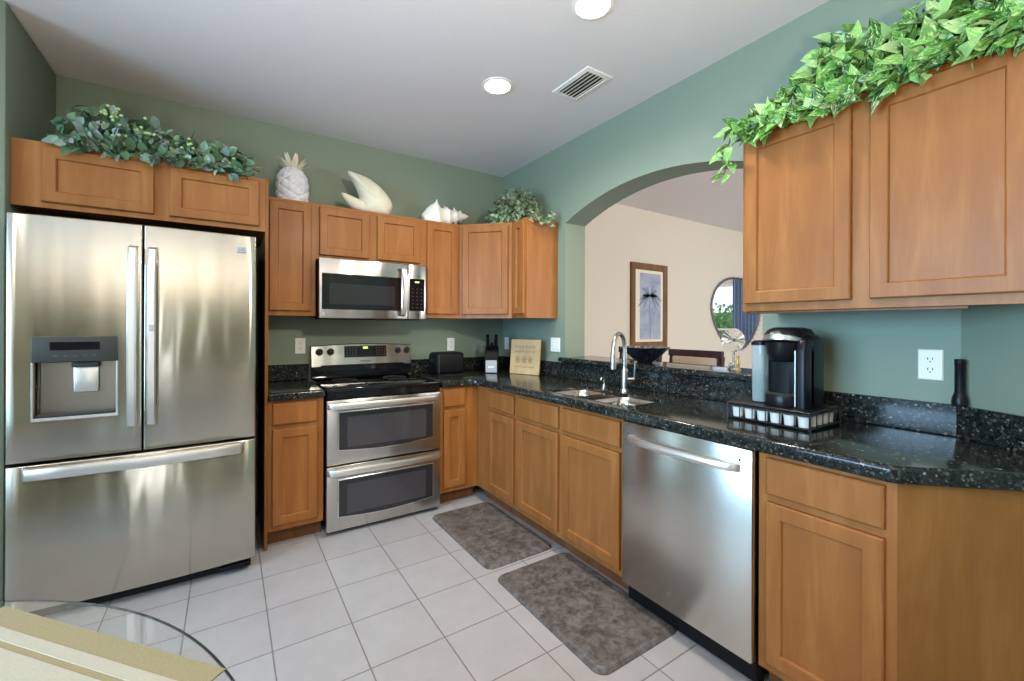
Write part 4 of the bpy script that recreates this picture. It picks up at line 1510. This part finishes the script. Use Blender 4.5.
t = thing('conch_shell', 'knobbly white conch shell lying on the cabinet right of the microwave', 'seashell', (-.690, -.175, UZ))
t.scale = (1.2, 1.1, 1.25)
ax = Vector((.955, -.03, .12)).normalized(); ay = Vector((0, 1, 0)); az_ = ax.cross(ay).normalized()
prof = [(0, .012), (.05, .030), (.12, .055), (.20, .076), (.255, .084), (.275, .088), (.30, .080), (.38, .058), (.46, .055), (.50, .061), (.52, .063), (.545, .054), (.60, .042), (.655, .041),
        (.69, .046), (.715, .040), (.76, .030), (.81, .031), (.835, .027), (.87, .019), (.91, .018), (.95, .010), (1, .002)]
knob = {.255: .5, .275: 1, .30: .5, .50: .6, .52: 1, .545: .5, .69: 1, .715: .5, .81: 1}
b = MB()
loops = []
na = 72
for s_, r in prof:
    lp = []
    for k in range(na):
        a = 2 * PI * k / na
        kn = max(0, math.cos(4 * a + s_ * 9)) ** 5 * knob.get(s_, 0)
        rr_ = r * (1 + .42 * kn)
        # flared lip on the left, opening forward and down
        fl = max(0, math.cos(a - 2.2)) ** 2 * max(0, .32 - s_) * .25
        P_ = ax * (s_ * .355 - .165) + ay * (rr_ + fl) * math.cos(a) * .8 + az_ * -(rr_ + fl) * math.sin(a)
        P_.z = max(P_.z + .068, .001)
        lp.append(P_)
    loops.append(lp)
b.loft(loops)
b.build('body', 'shell', t, sharp=70)

# ------------------------------------------------------------------ greenery
def garland(name, label, cat, root, n, sample, prof, L, Wr, cols, m, stems, seed, fold=.25, curl=.3):
    random.seed(seed)
    t = thing(name, label, cat, root)
    b = leafmb()
    for k in range(n):
        p, d, nn = sample(k / n)
        l = L * random.uniform(.65, 1.2)
        leaf(b, Vector(p), d, nn, l, l * Wr * random.uniform(.85, 1.1), prof, vary(random.choice(cols), .3), fold, curl * random.uniform(.3, 1.4))
    b.build('foliage', m, t, sharp=0, recalc=False)
    b = MB()
    for s_ in stems:
        b.tube(s_, .0028, 6)
    b.build('stems', 'red_stem', t)
    return t


# left, over the fridge cabinet (local to -2.5, -.45, 2.1495)
def s_left(u):
    x = random.uniform(-.375, .385)
    f = .90 + .10 * math.sin((x + .42) * 9)
    top = (.235 - .06 * max(0, (x + .02) / .42) - .05 * max(0, (x - .28) / .12)) * f
    if x < -.31: top *= .75
    a = random.uniform(-.05, PI * .60)
    q = random.uniform(.55, 1.05) if random.random() < .82 else random.uniform(.1, .55)
    y = -.055 - .145 * math.cos(a) * q
    z = max(.006, top * math.sin(max(0.02, a)) * q)
    if random.random() < .12: y, z = -.205 - random.random() * .015, random.uniform(-.015, .025)
    out = Vector((random.uniform(-.6, .6), -math.cos(a) - .25, math.sin(a) * .6))
    return (x, y, z), rnd_dir((out.x * 1.2, out.y * .6, -.1 + .5 * random.random()), .65), rnd_dir(out, .5)
stems = [[(x, -.06 - .03 * math.sin(x * 9 + i * 2), .05 + .02 * i + .03 * math.sin(x * 7 + i)) for x in [-.37 + .074 * k for k in range(11)]] for i in range(4)]
stems.append([(.36, -.08, .07), (.41, -.06, .085), (.455, -.05, .075)])
g = garland('ivy_garland', 'grey-green leafy garland along the top of the fridge cabinet', 'artificial plant', (-2.5, -.445, 2.1505), 1000, s_left, OVAL, .056, .60,
        [srgb(96, 124, 100), srgb(122, 146, 126), srgb(74, 104, 76), srgb(150, 168, 160), srgb(84, 116, 84), srgb(92, 124, 88), srgb(112, 136, 108)], 'leaf_grey', stems, 21)
b = leafmb()
random.seed(8)
for k in range(6):
    leaf(b, Vector((.445 + random.uniform(-.02, .02), -.05, .075 + random.uniform(-.01, .02))), rnd_dir((.5, -.5, .3), .6), rnd_dir((0, -.7, .6), .3), .026, .016, OVAL, srgb(150, 172, 110))
b.build('end_sprig', 'leaf_grey', g, sharp=0, recalc=False)
# blossoms / seed clusters in pale green
b = MB()
random.seed(4)
for cx, cz, n_ in ((-.18, .18, 16), (-.14, .06, 14), (-.06, .12, 8), (.12, .09, 6), (.30, .05, 8)):
    for k in range(n_):
        p = Vector((cx + random.gauss(0, .025), -.20 + random.gauss(0, .012), max(.01, cz + random.gauss(0, .022))))
        b.lathe([(0, -.008), (.006, -.005), (.0085, 0), (.006, .005), (0, .008)], 7, p, False, False)
b.build('pale_buds', mat('pale_bud', srgb(172, 196, 130), .6), g)['kind'] = 'stuff'

# corner ivy
def s_mid(u):
    a = random.uniform(0, 2 * PI); el = math.asin(random.uniform(-.05, 1))
    q = random.uniform(.6, 1) if random.random() < .8 else random.uniform(.2, .6)
    lat = .290 * math.cos(el) * math.cos(a) * q; dep = .115 * math.cos(el) * math.sin(a) * q
    z = max(.004, .300 * math.sin(el) * q)
    P_ = Vector((.45, -.89, 0)) * lat + Vector((.89, .45, 0)) * dep
    z = max(.004, z - .08 * (abs(lat) / .29) ** 3)
    if random.random() < .05:
        P_ = Vector((random.uniform(-.075, .16), -.315, 0)); z = random.uniform(-.05, .05)
    out = Vector((P_.x * 2 - .2, P_.y * 2 - .2, z * 2 + .05)).normalized()
    return (P_.x, P_.y, z), rnd_dir(out + Vector((0, 0, -.4)), .6), rnd_dir(out, .4)
stems = [[(.0, 0, .01), (.03 * math.cos(k), .03 * math.sin(k), .1), (.08 * math.cos(k), .12 * math.sin(k), .20), (.10 * math.cos(k), .18 * math.sin(k), .17)] for k in range(7)]
garland('ivy_plant', 'bushy small-leaved variegated ivy on the corner wall cabinet', 'artificial plant', (-.238, -.545, UZ), 950, s_mid, IVY, .040, .85,
        [srgb(40, 72, 46), srgb(52, 86, 54), srgb(68, 102, 64), srgb(110, 138, 96), srgb(34, 60, 40), srgb(150, 172, 136), srgb(84, 56, 52)], 'leaf_ivy', stems, 31)

# pothos over the right cabinet (local to -.30, -2.85, UZ), long axis along -y
def s_right(u):
    y = random.uniform(-.58, .40)
    env = .225 + .035 * math.sin(y * 8 + .8) + .025 * math.sin(y * 21) - .06 * y
    if y > .12: env *= max(.30, 1 - (y - .12) / .28 * .70)
    a = random.uniform(-.1, PI * .62)
    q = random.uniform(.55, 1.05) if random.random() < .82 else random.uniform(.1, .55)
    x = .07 - .125 * math.cos(a) * q
    z = max(.004, env * math.sin(max(.02, a)) * q)
    if random.random() < .16: x, z = -.058 - random.random() * .025, random.uniform(-.045, .03)
    out = Vector((-math.cos(a) - .3, random.uniform(-.5, .6), math.sin(a) * .7))
    return (x, y, z), rnd_dir((out.x * .8, .35 + out.y, -.15 + .6 * (random.random() - .3)), .75), rnd_dir(out, .55)
stems = [[(-.02 + .02 * math.sin(y * 9 + i), y, .02 + (.02 + .025 * i + .03 * math.sin(y * 11 + i * 2)) * min(1, max(.1, 1 - (y - .0) / .30))) for y in [-.52 + .09 * k for k in range(11)]] for i in range(4)]
vine = [(-.045, .37, .05), (-.062, .425, .02), (-.060, .448, -.05), (-.052, .455, -.12), (-.05, .47, -.155)]
stems.append(vine)
g = garland('pothos_garland', 'bright green variegated pothos garland on top of the right wall cabinet', 'artificial plant', (-.30, -2.85, UZ), 1500, s_right, HEART, .068, .62,
        [srgb(72, 132, 52), srgb(88, 146, 62), srgb(54, 108, 44), srgb(112, 164, 84), srgb(40, 84, 38), srgb(146, 182, 116)], 'leaf_pothos', stems, 41)
b = leafmb()
random.seed(6)
for k in range(16):
    i = random.choice([1, 1, 2, 2, 3, 3, 4])
    p = Vector(vine[i]) + Vector((random.gauss(0, .012), random.gauss(0, .02), random.gauss(0, .015)))
    leaf(b, p, rnd_dir((-.4, .5, -.6), .55), rnd_dir((-.7, .2, .5), .4), random.uniform(.05, .075), random.uniform(.03, .045), HEART, vary(srgb(104, 164, 76), .3))
b.build('trailing_vine', 'leaf_pothos', g, sharp=0, recalc=False)

# ------------------------------------------------------------------ floor mats, table
for (x0, x1, y0, y1, lab) in ((-1.038, -.578, -1.493, -.713, 'mottled dark grey-brown floor mat nearer the range'),
                              (-1.042, -.560, -2.322, -1.562, 'mottled dark grey-brown floor mat in front of the dishwasher')):
    t = thing('floor_mat', lab, 'floor mat', (0, 0, .0005), 0, 'anti-fatigue mats before the sink run')
    pl = rr(x0, x1, y0, y1, .052, 7)
    b = MB()
    b.loft([[(p[0], p[1], z) for p in offset(pl, i)] for i, z in ((.0, 0), (.0005, .003), (.012, .013), (.022, .017), (.030, .0175), (.034, .0160), (.038, .0175))])
    b.build('cushion', 'mat', t, sharp=8)

TCX, TCY, TR = -2.974, -2.880, .8195
t = thing('glass_table', 'round clear glass dining table in the near left corner', 'table', (TCX, TCY, 0))
tz = .740
b = MB()
cr_ = [[(TR - .004) * math.cos(2 * PI * k / 128) for k in range(128)], [(TR - .004) * math.sin(2 * PI * k / 128) for k in range(128)]]
b.mi = 1
ra, rb_ = b.loft([[(x, y, z) for x, y in zip(*cr_)] for z in (tz - .010, tz)], False, False)
b.mi = 0
b.f(ra[::-1]); b.f(rb_)
tt = b.build('glass_top', ['table_glass', 'table_edge'], t, sharp=40)
MB().lathe([(TR - .0039, tz - .010), (TR - .001, tz - .0088), (TR, tz - .005), (TR - .001, tz - .0015), (TR - .0039, tz)], 128, cap0=False, cap1=False).build('edge', 'table_edge', t)
MB().lathe([(.30, .0005), (.30, .02), (.25, .045), (.12, .09), (.085, .2), (.075, .45), (.12, .62), (.20, .70), (.22, .7275)], 40).build('pedestal', 'cream_ceramic', t)

P0 = Vector((-2.200, -2.622, tz + .0006))
f1 = Vector((-.656, .755, 0)).normalized(); f2 = Vector((-.755, -.656, 0)).normalized()
t = thing('placemat', 'tan cloth placemat with cream stripes on the round glass table', 'placemat', P0, 0)
t.matrix_world = Matrix(((f1.x, f2.x, 0, P0.x), (f1.y, f2.y, 0, P0.y), (0, 0, 1, P0.z), (0, 0, 0, 1)))
def strip(nm, m, i0, i1, z0, z1, full=False):
    LX, LY = .56, .36
    b = MB()
    o = [(i0, i0), (LX - i0, i0), (LX - i0, LY - i0), (i0, LY - i0)]
    if full:
        b.prism(o, z0, z1, .0008)
    else:
        i = [(i1, i1), (LX - i1, i1), (LX - i1, LY - i1), (i1, LY - i1)]
        g_ = .001
        o2 = [(i0 + g_, i0 + g_), (LX - i0 - g_, i0 + g_), (LX - i0 - g_, LY - i0 - g_), (i0 + g_, LY - i0 - g_)]
        i2 = [(i1 - g_, i1 - g_), (LX - i1 + g_, i1 - g_), (LX - i1 + g_, LY - i1 + g_), (i1 - g_, LY - i1 + g_)]
        b.loft([[(p[0], p[1], z0) for p in o], [(p[0], p[1], z1) for p in o2], [(p[0], p[1], z1) for p in i2], [(p[0], p[1], z0) for p in i]], False, False)
    return b.build(nm, m, t, sharp=0)
strip('cloth', 'tan_cloth', 0, 0, 0, .003, True)
strip('cream_border', 'cream_cloth', .040, .063, .0028, .0036)
strip('cream_centre', 'cream_cloth', .074, .0, .0028, .0036, True)

# ------------------------------------------------------------------ ceiling fixtures
for (cx, cy), lab in zip(CANS_AND_FILL[:2], ('lit recessed ceiling light nearer the range', 'lit recessed ceiling light nearest the camera, at the picture top')):
    t = thing('ceiling_light', lab, 'ceiling light', (cx, cy, H), 0, 'recessed ceiling lights')
    MB().lathe([(.092, -.0005), (.092, -.004), (.078, -.007), (.074, -.004), (.074, -.0005)], 40, cap0=False, cap1=False).build('trim_ring', 'white', t)
    MB().lathe([(.074, -.003), (.05, -.006), (.0, -.007)], 40, cap0=False, cap1=False).build('lens', 'lens', t)
for (cx, cy) in CANS_AND_FILL[2:]:
    pass
t = thing('ceiling_vent', 'white slatted air vent in the ceiling beside the arch wall', 'vent', (-.455, -1.572, H))
b = MB()
vx, vy = .098, .155
def vr(i, z, o=0): return [(-vx + i, -vy + i, z), (vx - i, -vy + i, z), (vx - i, vy - i, z), (-vx + i, vy - i, z)]
b.loft([vr(0, -.0005), vr(.002, -.005), vr(.026, -.010), vr(.030, -.004)], False, False)
b.build('frame', 'white', t, sharp=20)
MB().box(-vx + .028, -vy + .028, -.0035, vx - .028, vy - .028, -.0008).build('duct_opening', 'dark', t)
for k in range(5):
    x = -vx + .046 + k * .0265
    b = MB()
    b.loft([[(x + .010, y, -.0040), (x - .0085, y, -.0125), (x - .010, y, -.0115), (x + .0085, y, -.0035)] for y in (-vy + .027, vy - .027)])
    b.build('slat', 'white', t, sharp=0)
